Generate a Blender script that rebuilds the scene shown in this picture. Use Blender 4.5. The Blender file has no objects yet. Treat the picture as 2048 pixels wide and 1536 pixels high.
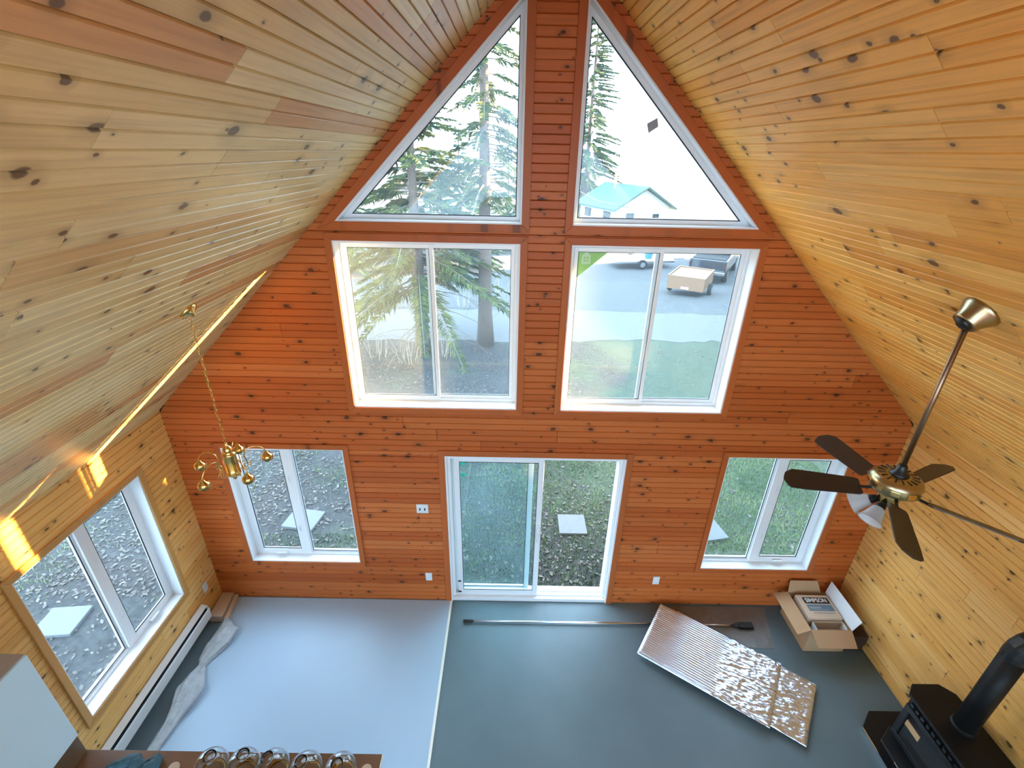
import bpy, math, random
from mathutils import Vector, Matrix, Euler, noise

random.seed(7)
SC = bpy.context.scene
COL = SC.collection
# ------------------------------------------------------------------ camera
def make_camera():
    f = 959.04
    yaw, pitch, roll = math.radians(0.28767), math.radians(25.91599), math.radians(1.21595)
    fw = Vector((math.sin(yaw) * math.cos(pitch), math.cos(yaw) * math.cos(pitch), -math.sin(pitch)))
    rt = Vector((math.cos(yaw), -math.sin(yaw), 0))
    up = rt.cross(fw)
    r2 = math.cos(roll) * rt + math.sin(roll) * up
    u2 = -math.sin(roll) * rt + math.cos(roll) * up
    cd = bpy.data.cameras.new('camera')
    cam = bpy.data.objects.new('camera', cd)
    COL.objects.link(cam)
    cd.sensor_fit = 'HORIZONTAL'; cd.sensor_width = 36.0; cd.lens = 36.0 * f / 2048.0
    cd.clip_start = 0.05; cd.clip_end = 800
    m = Matrix((r2, u2, -fw)).transposed().to_4x4()
    m.translation = Vector((-0.2741, -4.0, 4.8142))
    cam.matrix_world = m
    SC.camera = cam
make_camera()

# ------------------------------------------------------------------ world, sun, exposure
W = bpy.data.worlds.new('world'); SC.world = W; W.use_nodes = True
bg = W.node_tree.nodes['Background']
bg.inputs[0].default_value = (0.60, 0.80, 1.0, 1); bg.inputs[1].default_value = 3.0
SUN_TRAVEL = Vector((-1.0, -0.388, -0.158))
sd = bpy.data.lights.new('sun', 'SUN'); sun = bpy.data.objects.new('sun', sd); COL.objects.link(sun)
sd.energy = 30.0; sd.color = (1.0, 0.60, 0.22); sd.angle = math.radians(0.6)
sun.rotation_euler = SUN_TRAVEL.to_track_quat('-Z', 'Y').to_euler(); sun.location = (30, 12, 12)
SC.view_settings.view_transform = 'Standard'; SC.view_settings.look = 'None'
SC.view_settings.gamma = 1.0; SC.view_settings.use_curve_mapping = False
SC.view_settings.exposure = 1.62

# ------------------------------------------------------------------ dimensions (metres)
XW = 3.62            # half width of the room
ZW = 2.52            # height of the side walls
AP = XW + ZW         # ceilings: z = AP - |x|
YB = -6.4            # back wall
TH = 0.20            # wall thickness
S2 = math.sqrt(2.0)
GZ = -0.4            # outside ground

# ------------------------------------------------------------------ materials
def srgb(r, g, b):
    f = lambda c: (c / 255 / 12.92) if c / 255 <= 0.04045 else ((c / 255 + 0.055) / 1.055) ** 2.4
    return (f(r), f(g), f(b), 1)
class NT:
    def __init__(s, name):
        s.m = bpy.data.materials.new(name); s.m.use_nodes = True; s.t = s.m.node_tree
        s.p = s.t.nodes['Principled BSDF']; s.out = s.t.nodes['Material Output']
    def n(s, typ, **kw):
        q = s.t.nodes.new(typ)
        for k, v in kw.items(): setattr(q, k, v)
        return q
    def l(s, a, b): s.t.links.new(a, b)
    def val(s, q, **kw):
        for k, v in kw.items(): q.inputs[k].default_value = v
        return q
    def math(s, op, a, b=None, clamp=False):
        q = s.n('ShaderNodeMath', operation=op, use_clamp=clamp)
        for i, v in enumerate((a, b)):
            if v is None: continue
            if isinstance(v, (int, float)): q.inputs[i].default_value = v
            else: s.l(v, q.inputs[i])
        return q.outputs[0]
    def mix(s, fac, a, b, blend='MIX'):
        q = s.n('ShaderNodeMix', data_type='RGBA', blend_type=blend)
        for i, v in ((0, fac), (6, a), (7, b)):
            if isinstance(v, (int, float)): q.inputs[i].default_value = v
            elif isinstance(v, tuple): q.inputs[i].default_value = v
            else: s.l(v, q.inputs[i])
        return q.outputs[2]
    def ramp(s, fac, pts):
        q = s.n('ShaderNodeValToRGB')
        e = q.color_ramp.elements
        while len(e) < len(pts): e.new(0.5)
        for i, (p, c) in enumerate(pts): e[i].position = p; e[i].color = c
        s.l(fac, q.inputs[0]); return q.outputs[0]
    def bump(s, h, strength, dist):
        q = s.n('ShaderNodeBump'); q.inputs['Strength'].default_value = strength; q.inputs['Distance'].default_value = dist
        s.l(h, q.inputs['Height']); s.l(q.outputs[0], s.p.inputs['Normal'])

def simple(name, col, rough=0.5, metal=0.0, spec=None, var=0.0, scale=20, bump=0.0, trans=0.0, ior=1.45, coat=0.0):
    t = NT(name); p = t.p
    p.inputs['Roughness'].default_value = rough; p.inputs['Metallic'].default_value = metal
    if spec is not None: p.inputs['Specular IOR Level'].default_value = spec
    if trans: p.inputs['Transmission Weight'].default_value = trans; p.inputs['IOR'].default_value = ior
    if coat: p.inputs['Coat Weight'].default_value = coat
    tc = t.n('ShaderNodeTexCoord'); nz = t.n('ShaderNodeTexNoise'); nz.inputs['Scale'].default_value = scale; nz.inputs['Detail'].default_value = 4
    t.l(tc.outputs['Object'], nz.inputs['Vector'])
    a = tuple(c * (1 - var) for c in col[:3]) + (1,); b = tuple(min(1, c * (1 + var)) for c in col[:3]) + (1,)
    t.l(t.mix(nz.outputs[0], a, b), p.inputs['Base Color'])
    if bump: t.bump(nz.outputs[0], bump, 0.01)
    return t.m

def pine(name, cols, knot=0.85, rough=0.38, stain=0.35, ks=1.0, spec=0.25):
    """knotty board: per-board tone, long grain, oval knots with dark halo"""
    t = NT(name); p = t.p
    tc = t.n('ShaderNodeTexCoord'); oi = t.n('ShaderNodeObjectInfo')
    rnd = oi.outputs['Random']
    sep = t.n('ShaderNodeSeparateXYZ'); t.l(tc.outputs['Object'], sep.inputs[0])
    off = t.math('MULTIPLY', rnd, 97.0)
    def vec(sx, sy, sz=1.0):
        q = t.n('ShaderNodeCombineXYZ')
        t.l(t.math('ADD', t.math('MULTIPLY', sep.outputs[0], sx), off), q.inputs[0])
        t.l(t.math('ADD', t.math('MULTIPLY', sep.outputs[1], sy), t.math('MULTIPLY', off, 1.7)), q.inputs[1])
        q.inputs[2].default_value = 0.3
        return q.outputs[0]
    base = t.ramp(rnd, cols)
    # grain
    g = t.n('ShaderNodeTexNoise'); t.val(g, Scale=1.0, Detail=5.0, Roughness=0.6); t.l(vec(1.6, 55.0), g.inputs['Vector'])
    base = t.mix(t.math('MULTIPLY', t.math('SUBTRACT', g.outputs[0], 0.45, True), 1.1), base, (0.23, 0.095, 0.03, 1))
    # broad tone drift and grey-brown stains
    d = t.n('ShaderNodeTexNoise'); t.val(d, Scale=1.0, Detail=2.0); t.l(vec(2.2, 6.0), d.inputs['Vector'])
    dk = t.math('MULTIPLY', t.math('SUBTRACT', d.outputs[0], 0.52, True), stain * 3.0, True)
    base = t.mix(dk, base, (0.20, 0.115, 0.06, 1))
    # knots
    kk = None
    for sx, sy, rad, gate in ((3.1 * ks, 5.0 * ks, 0.100, 0.48), (7.0 * ks, 10.0 * ks, 0.11, 0.76)):
        v = t.n('ShaderNodeTexVoronoi', voronoi_dimensions='2D'); t.val(v, Scale=1.0, Randomness=1.0)
        dn = t.n('ShaderNodeTexNoise'); t.val(dn, Scale=3.0, Detail=2.0); t.l(vec(sx, sy), dn.inputs['Vector'])
        vm = t.n('ShaderNodeVectorMath', operation='ADD'); t.l(vec(sx, sy), vm.inputs[0])
        sc = t.n('ShaderNodeVectorMath', operation='SCALE'); t.l(dn.outputs['Color'], sc.inputs[0]); sc.inputs['Scale'].default_value = 0.12
        t.l(sc.outputs[0], vm.inputs[1]); t.l(vm.outputs[0], v.inputs['Vector'])
        cs = t.n('ShaderNodeSeparateColor'); t.l(v.outputs['Color'], cs.inputs[0])
        on = t.math('GREATER_THAN', cs.outputs[0], gate)
        size = t.math('ADD', t.math('MULTIPLY', cs.outputs[1], 0.9), 0.35)
        rr = t.math('DIVIDE', v.outputs['Distance'], size)
        core = t.math('MULTIPLY', on, t.math('SUBTRACT', 1.0, t.math('DIVIDE', rr, rad), True))
        core = t.math('MULTIPLY', core, 2.6, True)
        halo = t.math('MULTIPLY', on, t.math('SUBTRACT', 1.0, t.math('DIVIDE', rr, rad * 2.6), True))
        halo = t.math('MULTIPLY', halo, 0.45)
        both = t.math('MAXIMUM', core, halo)
        kk = both if kk is None else t.math('MAXIMUM', kk, both)
    base = t.mix(t.math('MULTIPLY', kk, knot), base, (0.055, 0.022, 0.010, 1))
    t.l(base, p.inputs['Base Color'])
    p.inputs['Roughness'].default_value = rough
    p.inputs['Specular IOR Level'].default_value = spec
    t.bump(g.outputs[0], 0.06, 0.003)
    return t.m

M = {}
M['pine_gable'] = pine('gable pine boards', [(0.0, (0.47, 0.100, 0.019, 1)), (0.45, (0.54, 0.128, 0.026, 1)), (1.0, (0.60, 0.168, 0.042, 1))], knot=0.92, rough=0.42, stain=0.15, ks=1.1)  # same pine as the other boards; backlit orange tone put into the colour
M['pine_side'] = pine('side wall pine boards', [(0.0, (0.76, 0.39, 0.10, 1)), (0.6, (0.84, 0.47, 0.14, 1)), (1.0, (0.87, 0.52, 0.18, 1))], knot=0.9, rough=0.40, stain=0.12, ks=1.1)
M['pine_ceil'] = pine('ceiling pine boards', [(0.0, (0.58, 0.31, 0.11, 1)), (0.20, (0.62, 0.35, 0.13, 1)), (0.30, (0.68, 0.50, 0.21, 1)), (0.7, (0.72, 0.55, 0.25, 1)), (1.0, (0.76, 0.61, 0.31, 1))], knot=0.85, rough=0.36, stain=0.3, ks=0.85, spec=0.4)
M['pine_ceil_r'] = pine('right ceiling pine boards', [(0.0, (0.78, 0.36, 0.070, 1)), (0.3, (0.86, 0.44, 0.092, 1)), (1.0, (0.89, 0.52, 0.14, 1))], knot=0.85, rough=0.38, stain=0.22, ks=0.85)
M['casing'] = pine('pine casing', [(0.0, (0.46, 0.104, 0.022, 1)), (1.0, (0.52, 0.132, 0.031, 1))], knot=0.6, rough=0.4, stain=0.1)
M['casing_side'] = pine('pale pine casing', [(0.0, (0.52, 0.26, 0.075, 1)), (1.0, (0.60, 0.32, 0.10, 1))], knot=0.6, rough=0.4, stain=0.1)
M['backing'] = simple('dark board gap', srgb(40, 22, 12), 0.9)
M['white'] = simple('white vinyl', srgb(236, 238, 240), 0.35, var=0.02)
M['white_paint'] = simple('white painted metal', srgb(225, 228, 228), 0.4, var=0.03)
M['gasket'] = simple('dark rubber gasket', srgb(22, 40, 48), 0.6)
M['black'] = simple('black plastic', srgb(18, 18, 20), 0.4)
M['brass'] = simple('polished brass', (0.80, 0.52, 0.18, 1), 0.14, 1.0, var=0.05)
M['antique'] = simple('antique brass', (0.42, 0.33, 0.19, 1), 0.28, 1.0, var=0.1)
M['bronze'] = simple('brushed bronze rod', (0.30, 0.20, 0.13, 1), 0.35, 1.0, var=0.1)
M['blade'] = simple('dark walnut blade', (0.020, 0.011, 0.009, 1), 0.36, var=0.2, scale=8)
M['stove'] = simple('matt black stove steel', (0.0055, 0.0055, 0.006, 1), 0.5, spec=0.3, var=0.2)
M['stove_hi'] = simple('satin black cast iron', (0.011, 0.012, 0.014, 1), 0.38, spec=0.4, var=0.2)
M['steel'] = simple('polished steel', (0.75, 0.78, 0.8, 1), 0.2, 1.0)
M['laminate'] = simple('brown laminate counter', (0.16, 0.075, 0.035, 1), 0.35, var=0.35, scale=6)
M['brown_panel'] = simple('brown wood panel', (0.115, 0.062, 0.030, 1), 0.5, var=0.3, scale=5)
M['cab_white'] = simple('white melamine', srgb(200, 222, 232), 0.45, var=0.015, scale=3)  # white board; bluish window light is put into the colour
M['cab_top'] = simple('raw board cabinet top', srgb(168, 158, 152), 0.8, var=0.06)
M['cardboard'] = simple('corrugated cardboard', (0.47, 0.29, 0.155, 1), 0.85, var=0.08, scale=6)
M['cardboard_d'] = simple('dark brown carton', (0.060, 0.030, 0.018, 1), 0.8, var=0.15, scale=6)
M['cardboard_l'] = simple('pale cardboard', (0.58, 0.44, 0.32, 1), 0.8, var=0.06, scale=6)
M['card_white'] = simple('white card liner', srgb(226, 228, 230), 0.6, var=0.03)
M['ink'] = simple('black print', srgb(14, 14, 15), 0.6)
M['ink_blue'] = simple('blue grey print', srgb(92, 122, 138), 0.6, var=0.1)
M['ink_grey'] = simple('grey print', srgb(150, 150, 150), 0.6)
M['paper'] = simple('white print', srgb(235, 235, 232), 0.6)
M['cloth'] = simple('blue grey cloth', srgb(70, 105, 118), 0.95, var=0.3, scale=30, bump=0.4)
M['green_film'] = simple('green film sticker', srgb(150, 205, 120), 0.5, var=0.05)
M['pale_film'] = simple('pale green print', srgb(190, 222, 180), 0.5)
M['grey_film'] = simple('grey paper tag', srgb(150, 150, 155), 0.7)
M['teal_film'] = simple('teal tape dot', srgb(40, 200, 180), 0.5)
M['concrete'] = simple('concrete slab', srgb(112, 113, 114), 0.85, var=0.08, scale=12, bump=0.2)
M['bark'] = simple('grey brown bark', (0.17, 0.125, 0.10, 1), 0.9, var=0.4, scale=14, bump=0.6)
M['twig'] = simple('dead twig', (0.20, 0.16, 0.13, 1), 0.9, var=0.3)
M['sticks'] = simple('pale dry weed stems', (0.50, 0.42, 0.32, 1), 0.9, var=0.2)

def leafy(name, c1, c2, scale=3.0):
    t = NT(name); p = t.p
    tc = t.n('ShaderNodeTexCoord'); nz = t.n('ShaderNodeTexNoise'); t.val(nz, Scale=scale, Detail=3.0)
    t.l(tc.outputs['Object'], nz.inputs['Vector'])
    t.l(t.ramp(nz.outputs[0], [(0.35, c1), (0.65, c2)]), p.inputs['Base Color'])
    p.inputs['Roughness'].default_value = 0.8; p.inputs['Specular IOR Level'].default_value = 0.15
    return t.m
M['needles'] = leafy('spruce needles', (0.028, 0.070, 0.042, 1), (0.17, 0.20, 0.06, 1))  # yellow tone stands for sunlit tips, mixed in at random
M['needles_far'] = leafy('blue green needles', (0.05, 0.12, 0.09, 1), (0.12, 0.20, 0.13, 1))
M['grass'] = leafy('lawn blades', (0.085, 0.165, 0.075, 1), (0.28, 0.35, 0.17, 1), 1.2)
M['leaves'] = leafy('fallen dry leaves', (0.075, 0.062, 0.052, 1), (0.22, 0.195, 0.17, 1), 8.0)

def glass_mat(name, tint, haze, hazecol=(0.75, 0.88, 0.95, 1)):
    t = NT(name); t.t.nodes.remove(t.p)
    tr = t.n('ShaderNodeBsdfTransparent'); tr.inputs[0].default_value = tint
    gl = t.n('ShaderNodeBsdfGlossy'); gl.inputs['Roughness'].default_value = 0.02
    df = t.n('ShaderNodeBsdfTranslucent'); df.inputs[0].default_value = hazecol
    tc = t.n('ShaderNodeTexCoord'); nz = t.n('ShaderNodeTexNoise'); t.val(nz, Scale=1.3, Detail=3.0); t.l(tc.outputs['Object'], nz.inputs['Vector'])
    lw = t.n('ShaderNodeLayerWeight'); lw.inputs[0].default_value = 0.5
    fac = t.math('ADD', t.math('MULTIPLY', t.math('POWER', lw.outputs['Facing'], 5.0), 0.6), 0.03)
    m1 = t.n('ShaderNodeMixShader'); t.l(t.math('MULTIPLY', nz.outputs[0], haze * 2), m1.inputs[0]); t.l(tr.outputs[0], m1.inputs[1]); t.l(df.outputs[0], m1.inputs[2])
    m2 = t.n('ShaderNodeMixShader'); t.l(fac, m2.inputs[0]); t.l(m1.outputs[0], m2.inputs[1]); t.l(gl.outputs[0], m2.inputs[2])
    t.l(m2.outputs[0], t.out.inputs[0]); return t.m
M['glass'] = glass_mat('dusty window glass', (0.92, 0.97, 0.99, 1), 0.006)
M['glass_upper'] = glass_mat('dusty glass with glare haze', (0.93, 0.975, 0.99, 1), 0.022)  # more haze than the other panes, put in for washed-out sky glare
M['glass_door'] = glass_mat('patio door glass', (0.88, 0.96, 0.965, 1), 0.018)
def clear_glass(name, col, rough=0.02):
    t = NT(name); p = t.p
    p.inputs['Base Color'].default_value = col; p.inputs['Transmission Weight'].default_value = 1.0
    p.inputs['Roughness'].default_value = rough; p.inputs['IOR'].default_value = 1.45
    return t.m
M['globe'] = clear_glass('clear blown glass', (0.93, 0.96, 0.97, 1))
M['frost'] = simple('frosted ribbed glass', srgb(232, 234, 238), 0.3, trans=0.45, var=0.05)
M['stove_glass'] = simple('dark stove glass', (0.01, 0.01, 0.011, 1), 0.06, coat=1.0)

def plastic_mat(name, col, alpha):
    t = NT(name); p = t.p
    p.inputs['Base Color'].default_value = col; p.inputs['Roughness'].default_value = 0.25
    tr = t.n('ShaderNodeBsdfTransparent'); mx = t.n('ShaderNodeMixShader')
    tc = t.n('ShaderNodeTexCoord'); nz = t.n('ShaderNodeTexNoise'); t.val(nz, Scale=14.0, Detail=3.0); t.l(tc.outputs['Object'], nz.inputs['Vector'])
    t.l(t.math('ADD', t.math('MULTIPLY', nz.outputs[0], 0.5), alpha - 0.25, True), mx.inputs[0])
    t.l(tr.outputs[0], mx.inputs[1]); t.l(p.outputs[0], mx.inputs[2]); t.l(mx.outputs[0], t.out.inputs[0])
    t.bump(nz.outputs[0], 0.4, 0.02)
    return t.m
M['plastic'] = plastic_mat('crinkled clear plastic', srgb(205, 215, 220), 0.62)
M['plastic_sheet'] = plastic_mat('dull plastic sheet', srgb(150, 145, 140), 0.42)

def foil_mat():
    t = NT('silver foil'); p = t.p
    p.inputs['Base Color'].default_value = (0.78, 0.87, 1.0, 1); p.inputs['Metallic'].default_value = 1.0; p.inputs['Roughness'].default_value = 0.30
    tc = t.n('ShaderNodeTexCoord'); nz = t.n('ShaderNodeTexNoise'); t.val(nz, Scale=45.0, Detail=4.0, Roughness=0.7); t.l(tc.outputs['Object'], nz.inputs['Vector'])
    v = t.n('ShaderNodeTexVoronoi'); t.val(v, Scale=70.0); t.l(tc.outputs['Object'], v.inputs['Vector'])
    t.bump(t.math('ADD', nz.outputs[0], t.math('MULTIPLY', v.outputs['Distance'], 0.5)), 0.35, 0.006)
    return t.m
M['foil'] = foil_mat()

def floor_mat():
    t = NT('grey painted subfloor'); p = t.p
    tc = t.n('ShaderNodeTexCoord'); nz = t.n('ShaderNodeTexNoise'); t.val(nz, Scale=1.4, Detail=5.0); t.l(tc.outputs['Object'], nz.inputs['Vector'])
    n2 = t.n('ShaderNodeTexNoise'); t.val(n2, Scale=160.0, Detail=2.0); t.l(tc.outputs['Object'], n2.inputs['Vector'])
    c = t.ramp(nz.outputs[0], [(0.3, (0.084, 0.140, 0.168, 1)), (0.7, (0.118, 0.180, 0.210, 1))])
    t.l(t.mix(t.math('MULTIPLY', n2.outputs[0], 0.35), c, (0.16, 0.18, 0.18, 1)), p.inputs['Base Color'])
    p.inputs['Roughness'].default_value = 0.55; t.bump(n2.outputs[0], 0.15, 0.002); return t.m
M['floor'] = floor_mat()
M['sheet'] = simple('white sheet flooring', srgb(168, 193, 214), 0.4, var=0.02, scale=2)
M['strip'] = simple('cream edge strip', srgb(240, 238, 225), 0.5)

def ground_mat():
    t = NT('yard ground'); p = t.p
    tc = t.n('ShaderNodeTexCoord'); sep = t.n('ShaderNodeSeparateXYZ'); t.l(tc.outputs['Object'], sep.inputs[0])
    n1 = t.n('ShaderNodeTexNoise'); t.val(n1, Scale=0.35, Detail=5.0); t.l(tc.outputs['Object'], n1.inputs['Vector'])
    n2 = t.n('ShaderNodeTexNoise'); t.val(n2, Scale=14.0, Detail=6.0, Roughness=0.7); t.l(tc.outputs['Object'], n2.inputs['Vector'])
    v = t.n('ShaderNodeTexVoronoi'); t.val(v, Scale=22.0); t.l(tc.outputs['Object'], v.inputs['Vector'])
    dirt = t.ramp(n2.outputs[0], [(0.3, (0.026, 0.023, 0.023, 1)), (0.7, (0.076, 0.071, 0.068, 1))])
    grass = t.ramp(n2.outputs[0], [(0.3, (0.030, 0.050, 0.024, 1)), (0.7, (0.095, 0.112, 0.075, 1))])
    gf = t.math('MULTIPLY', t.math('ADD', t.math('SUBTRACT', n1.outputs[0], 0.47), t.math('MULTIPLY', sep.outputs[0], 0.035)), 9.0, True)
    c = t.mix(gf, dirt, grass)
    gravel = t.ramp(v.outputs['Distance'], [(0.1, (0.050, 0.050, 0.050, 1)), (0.6, (0.090, 0.093, 0.096, 1))])
    far = t.math('MULTIPLY', t.math('SUBTRACT', t.math('ADD', sep.outputs[1], t.math('MULTIPLY', n1.outputs[0], 1.2)), 13.2), 1.6, True)
    t.l(t.mix(far, c, gravel), p.inputs['Base Color']); p.inputs['Roughness'].default_value = 0.95
    t.bump(n2.outputs[0], 0.6, 0.05); return t.m
M['ground'] = ground_mat()
M['road'] = simple('pale gravel road', (0.125, 0.125, 0.128, 1), 0.95, var=0.12, scale=6, bump=0.2)
M['siding'] = simple('pale house siding', srgb(228, 226, 215), 0.7, var=0.03)
M['ext'] = simple('outer siding', srgb(170, 160, 140), 0.7, var=0.05)
M['roof_green'] = simple('green metal roof', (0.035, 0.100, 0.092, 1), 0.5, var=0.08)
M['car_dark'] = simple('dark blue car paint', (0.02, 0.026, 0.036, 1), 0.25, var=0.1, coat=0.6)
M['car_glass'] = simple('car glass', (0.03, 0.04, 0.05, 1), 0.08, coat=1.0)
M['rubber'] = simple('tyre rubber', (0.015, 0.015, 0.016, 1), 0.8)
M['red_lens'] = simple('red lamp lens', (0.10, 0.010, 0.008, 1), 0.3)
M['trailer'] = simple('cream trailer panel', srgb(150, 116, 90), 0.6, var=0.05)
M['bucket'] = simple('blue plastic', srgb(40, 130, 190), 0.4)

# ------------------------------------------------------------------ mesh helpers
class MB:
    def __init__(s): s.v = []; s.f = []
    def add(s, vs, fs):
        o = len(s.v); s.v += [tuple(x) for x in vs]; s.f += [tuple(i + o for i in f) for f in fs]; return s
    def box(s, x0, x1, y0, y1, z0, z1):
        return s.add([(x0, y0, z0), (x1, y0, z0), (x1, y1, z0), (x0, y1, z0), (x0, y0, z1), (x1, y0, z1), (x1, y1, z1), (x0, y1, z1)],
                     [(0, 3, 2, 1), (4, 5, 6, 7), (0, 1, 5, 4), (1, 2, 6, 5), (2, 3, 7, 6), (3, 0, 4, 7)])
    def prism(s, poly, a, b, axis='z'):
        """poly: list of 2d points; extruded from a to b along axis"""
        n = len(poly)
        mk = {'z': lambda p, h: (p[0], p[1], h), 'y': lambda p, h: (p[0], h, p[1]), 'x': lambda p, h: (h, p[0], p[1])}[axis]
        vs = [mk(p, a) for p in poly] + [mk(p, b) for p in poly]
        return s.add(vs, [tuple(range(n))[::-1], tuple(range(n, 2 * n))] + [(i, (i + 1) % n, n + (i + 1) % n, n + i) for i in range(n)])
    def lathe(s, prof, seg=24, M4=None, cap=True):
        vs = []; n = len(prof)
        for r, z in prof:
            for k in range(seg):
                a = 2 * math.pi * k / seg; vs.append(Vector((r * math.cos(a), r * math.sin(a), z)))
        if M4 is not None: vs = [M4 @ v for v in vs]
        fs = [(i * seg + k, i * seg + (k + 1) % seg, (i + 1) * seg + (k + 1) % seg, (i + 1) * seg + k) for i in range(n - 1) for k in range(seg)]
        if cap: fs += [tuple(range(seg))[::-1], tuple(range((n - 1) * seg, n * seg))]
        return s.add(vs, fs)
    def tube(s, pts, rad, seg=8, cap=True):
        pts = [Vector(p) for p in pts]; n = len(pts)
        rads = rad if isinstance(rad, (list, tuple)) else [rad] * n
        vs = []; ref = None
        for i, p in enumerate(pts):
            d = (pts[min(i + 1, n - 1)] - pts[max(i - 1, 0)]).normalized()
            if ref is None: ref = d.orthogonal().normalized()
            a = (ref - d * ref.dot(d)).normalized(); ref = a; b = d.cross(a)
            for k in range(seg):
                t = 2 * math.pi * k / seg; vs.append(p + (a * math.cos(t) + b * math.sin(t)) * rads[i])
        fs = [(i * seg + k, i * seg + (k + 1) % seg, (i + 1) * seg + (k + 1) % seg, (i + 1) * seg + k) for i in range(n - 1) for k in range(seg)]
        if cap: fs += [tuple(range(seg))[::-1], tuple(range((n - 1) * seg, n * seg))]
        return s.add(vs, fs)
    def mesh(s, name, mat=None, smooth=False):
        me = bpy.data.meshes.new(name); me.from_pydata(s.v, [], s.f); me.update()
        if mat is not None: me.materials.append(M[mat] if isinstance(mat, str) else mat)
        if smooth: me.polygons.foreach_set('use_smooth', [True] * len(me.polygons))
        return me
    def build(s, name, mat, parent=None, loc=None, rot=None, smooth=False, bevel=0.0, auto=False):
        o = bpy.data.objects.new(name, s.mesh(name, mat, smooth)); COL.objects.link(o)
        if parent is not None: o.parent = parent
        if loc is not None: o.location = loc
        if rot is not None: o.rotation_euler = rot
        if bevel:
            b = o.modifiers.new('bevel', 'BEVEL'); b.width = bevel; b.segments = 2; b.limit_method = 'ANGLE'
        return o
def tag(o, label=None, cat=None, group=None, kind=None):
    if label: o['label'] = label
    if cat: o['category'] = cat
    if group: o['group'] = group
    if kind: o['kind'] = kind
    return o
def empty(name, loc=(0, 0, 0), rz=0.0):
    o = bpy.data.objects.new(name, None); COL.objects.link(o); o.location = loc; o.rotation_euler = (0, 0, rz); o.empty_display_size = 0.2
    return o
def copy_tree(o, parent=None):
    c = o.copy(); COL.objects.link(c); c.parent = parent
    for ch in list(o.children): copy_tree(ch, c)
    return c

# ------------------------------------------------------------------ planks
PW = 0.1315          # one tongue-and-groove board: two faces with a groove in the middle
GR, GD = 0.0055, 0.0110
def plank_profile(a, b, w):
    """points (s, depth) of the board face between a and b of the full board 0..w"""
    pts = [(0.0, GD), (GR, 0.0), (w / 2 - GR, 0.0), (w / 2, GD * 0.9), (w / 2 + GR, 0.0), (w - GR, 0.0), (w, GD)]
    def dep(s):
        for (s0, d0), (s1, d1) in zip(pts, pts[1:]):
            if s0 <= s <= s1: return d0 + (d1 - d0) * (s - s0) / max(1e-9, s1 - s0)
        return 0.0
    return [(a, dep(a))] + [p for p in pts if a + 1e-4 < p[0] < b - 1e-4] + [(b, dep(b))]
def plank(parent, mat, frame, s_row, a, b, l0, l1, r0, r1, thick=0.014):
    """frame(u, s, d) -> world basis; board spans s_row+a..s_row+b, left end l0->l1, right end r0->r1"""
    if min(r0, r1) - max(l0, l1) < -0.3 or max(r0 - l0, r1 - l1) < 0.012 or b - a < 0.006: return
    prof = plank_profile(a, b, PW)
    uc = (min(l0, l1) + max(r0, r1)) / 2
    vs = []; n = len(prof)
    for s, d in prof:
        t = (s - a) / (b - a); L = l0 + (l1 - l0) * t; Rr = r0 + (r1 - r0) * t
        if Rr < L: L = Rr = (L + Rr) / 2
        vs += [(L - uc, s, -d), (Rr - uc, s, -d)]
    k = len(vs)
    for t, s in ((0, a), (1, b)):
        L = l0 + (l1 - l0) * t; Rr = r0 + (r1 - r0) * t
        if Rr < L: L = Rr = (L + Rr) / 2
        vs += [(L - uc, s, -thick), (Rr - uc, s, -thick)]
    fs = [(2 * i, 2 * i + 1, 2 * i + 3, 2 * i + 2) for i in range(n - 1)]
    fs += [(k, k + 2, k + 3, k + 1), (0, k, k + 1, 1), (2 * n - 2, 2 * n - 1, k + 3, k + 2)]
    fs += [tuple([2 * i for i in range(n)] + [k + 2, k]), tuple([2 * i + 1 for i in range(n)][::-1] + [k + 1, k + 3])]
    me = bpy.data.meshes.new('plank'); me.from_pydata(vs, [], fs); me.update(); me.materials.append(M[mat])
    o = bpy.data.objects.new('plank', me); COL.objects.link(o); o.parent = parent
    org, U, S, N = frame
    o.matrix_local = Matrix((U, S, N)).transposed().to_4x4()
    o.location = org + U * uc + S * s_row
    return o
def split(l, r, joints, gap=0.0018):
    out = []; cur = l
    for j in sorted(joints):
        if j - cur > 0.12 and r - j > 0.12: out.append((cur, j - gap)); cur = j + gap
    out.append((cur, r)); return out

# ------------------------------------------------------------------ openings
DOOR = (-0.915, 0.915, 0.0, 2.062)
UWL = (-1.741, -0.209, 2.600, 4.137); UWR = (0.209, 1.741, 2.600, 4.137)
LWL = (-3.144, -1.923, 0.587, 2.112); LWR = (1.923, 3.144, 0.587, 2.112)
TRI_X0, TRI_X1, TRI_Z = 0.203, 1.695, 4.286      # triangle windows: foot, corner, base
SWL = (-1.697, -0.483, 0.610, 2.122)              # window of the left wall (y0, y1, z0, z1)
RECTS = [DOOR, UWL, UWR, LWL, LWR]
TRI_TOP = TRI_Z + (TRI_X1 - TRI_X0)

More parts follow.
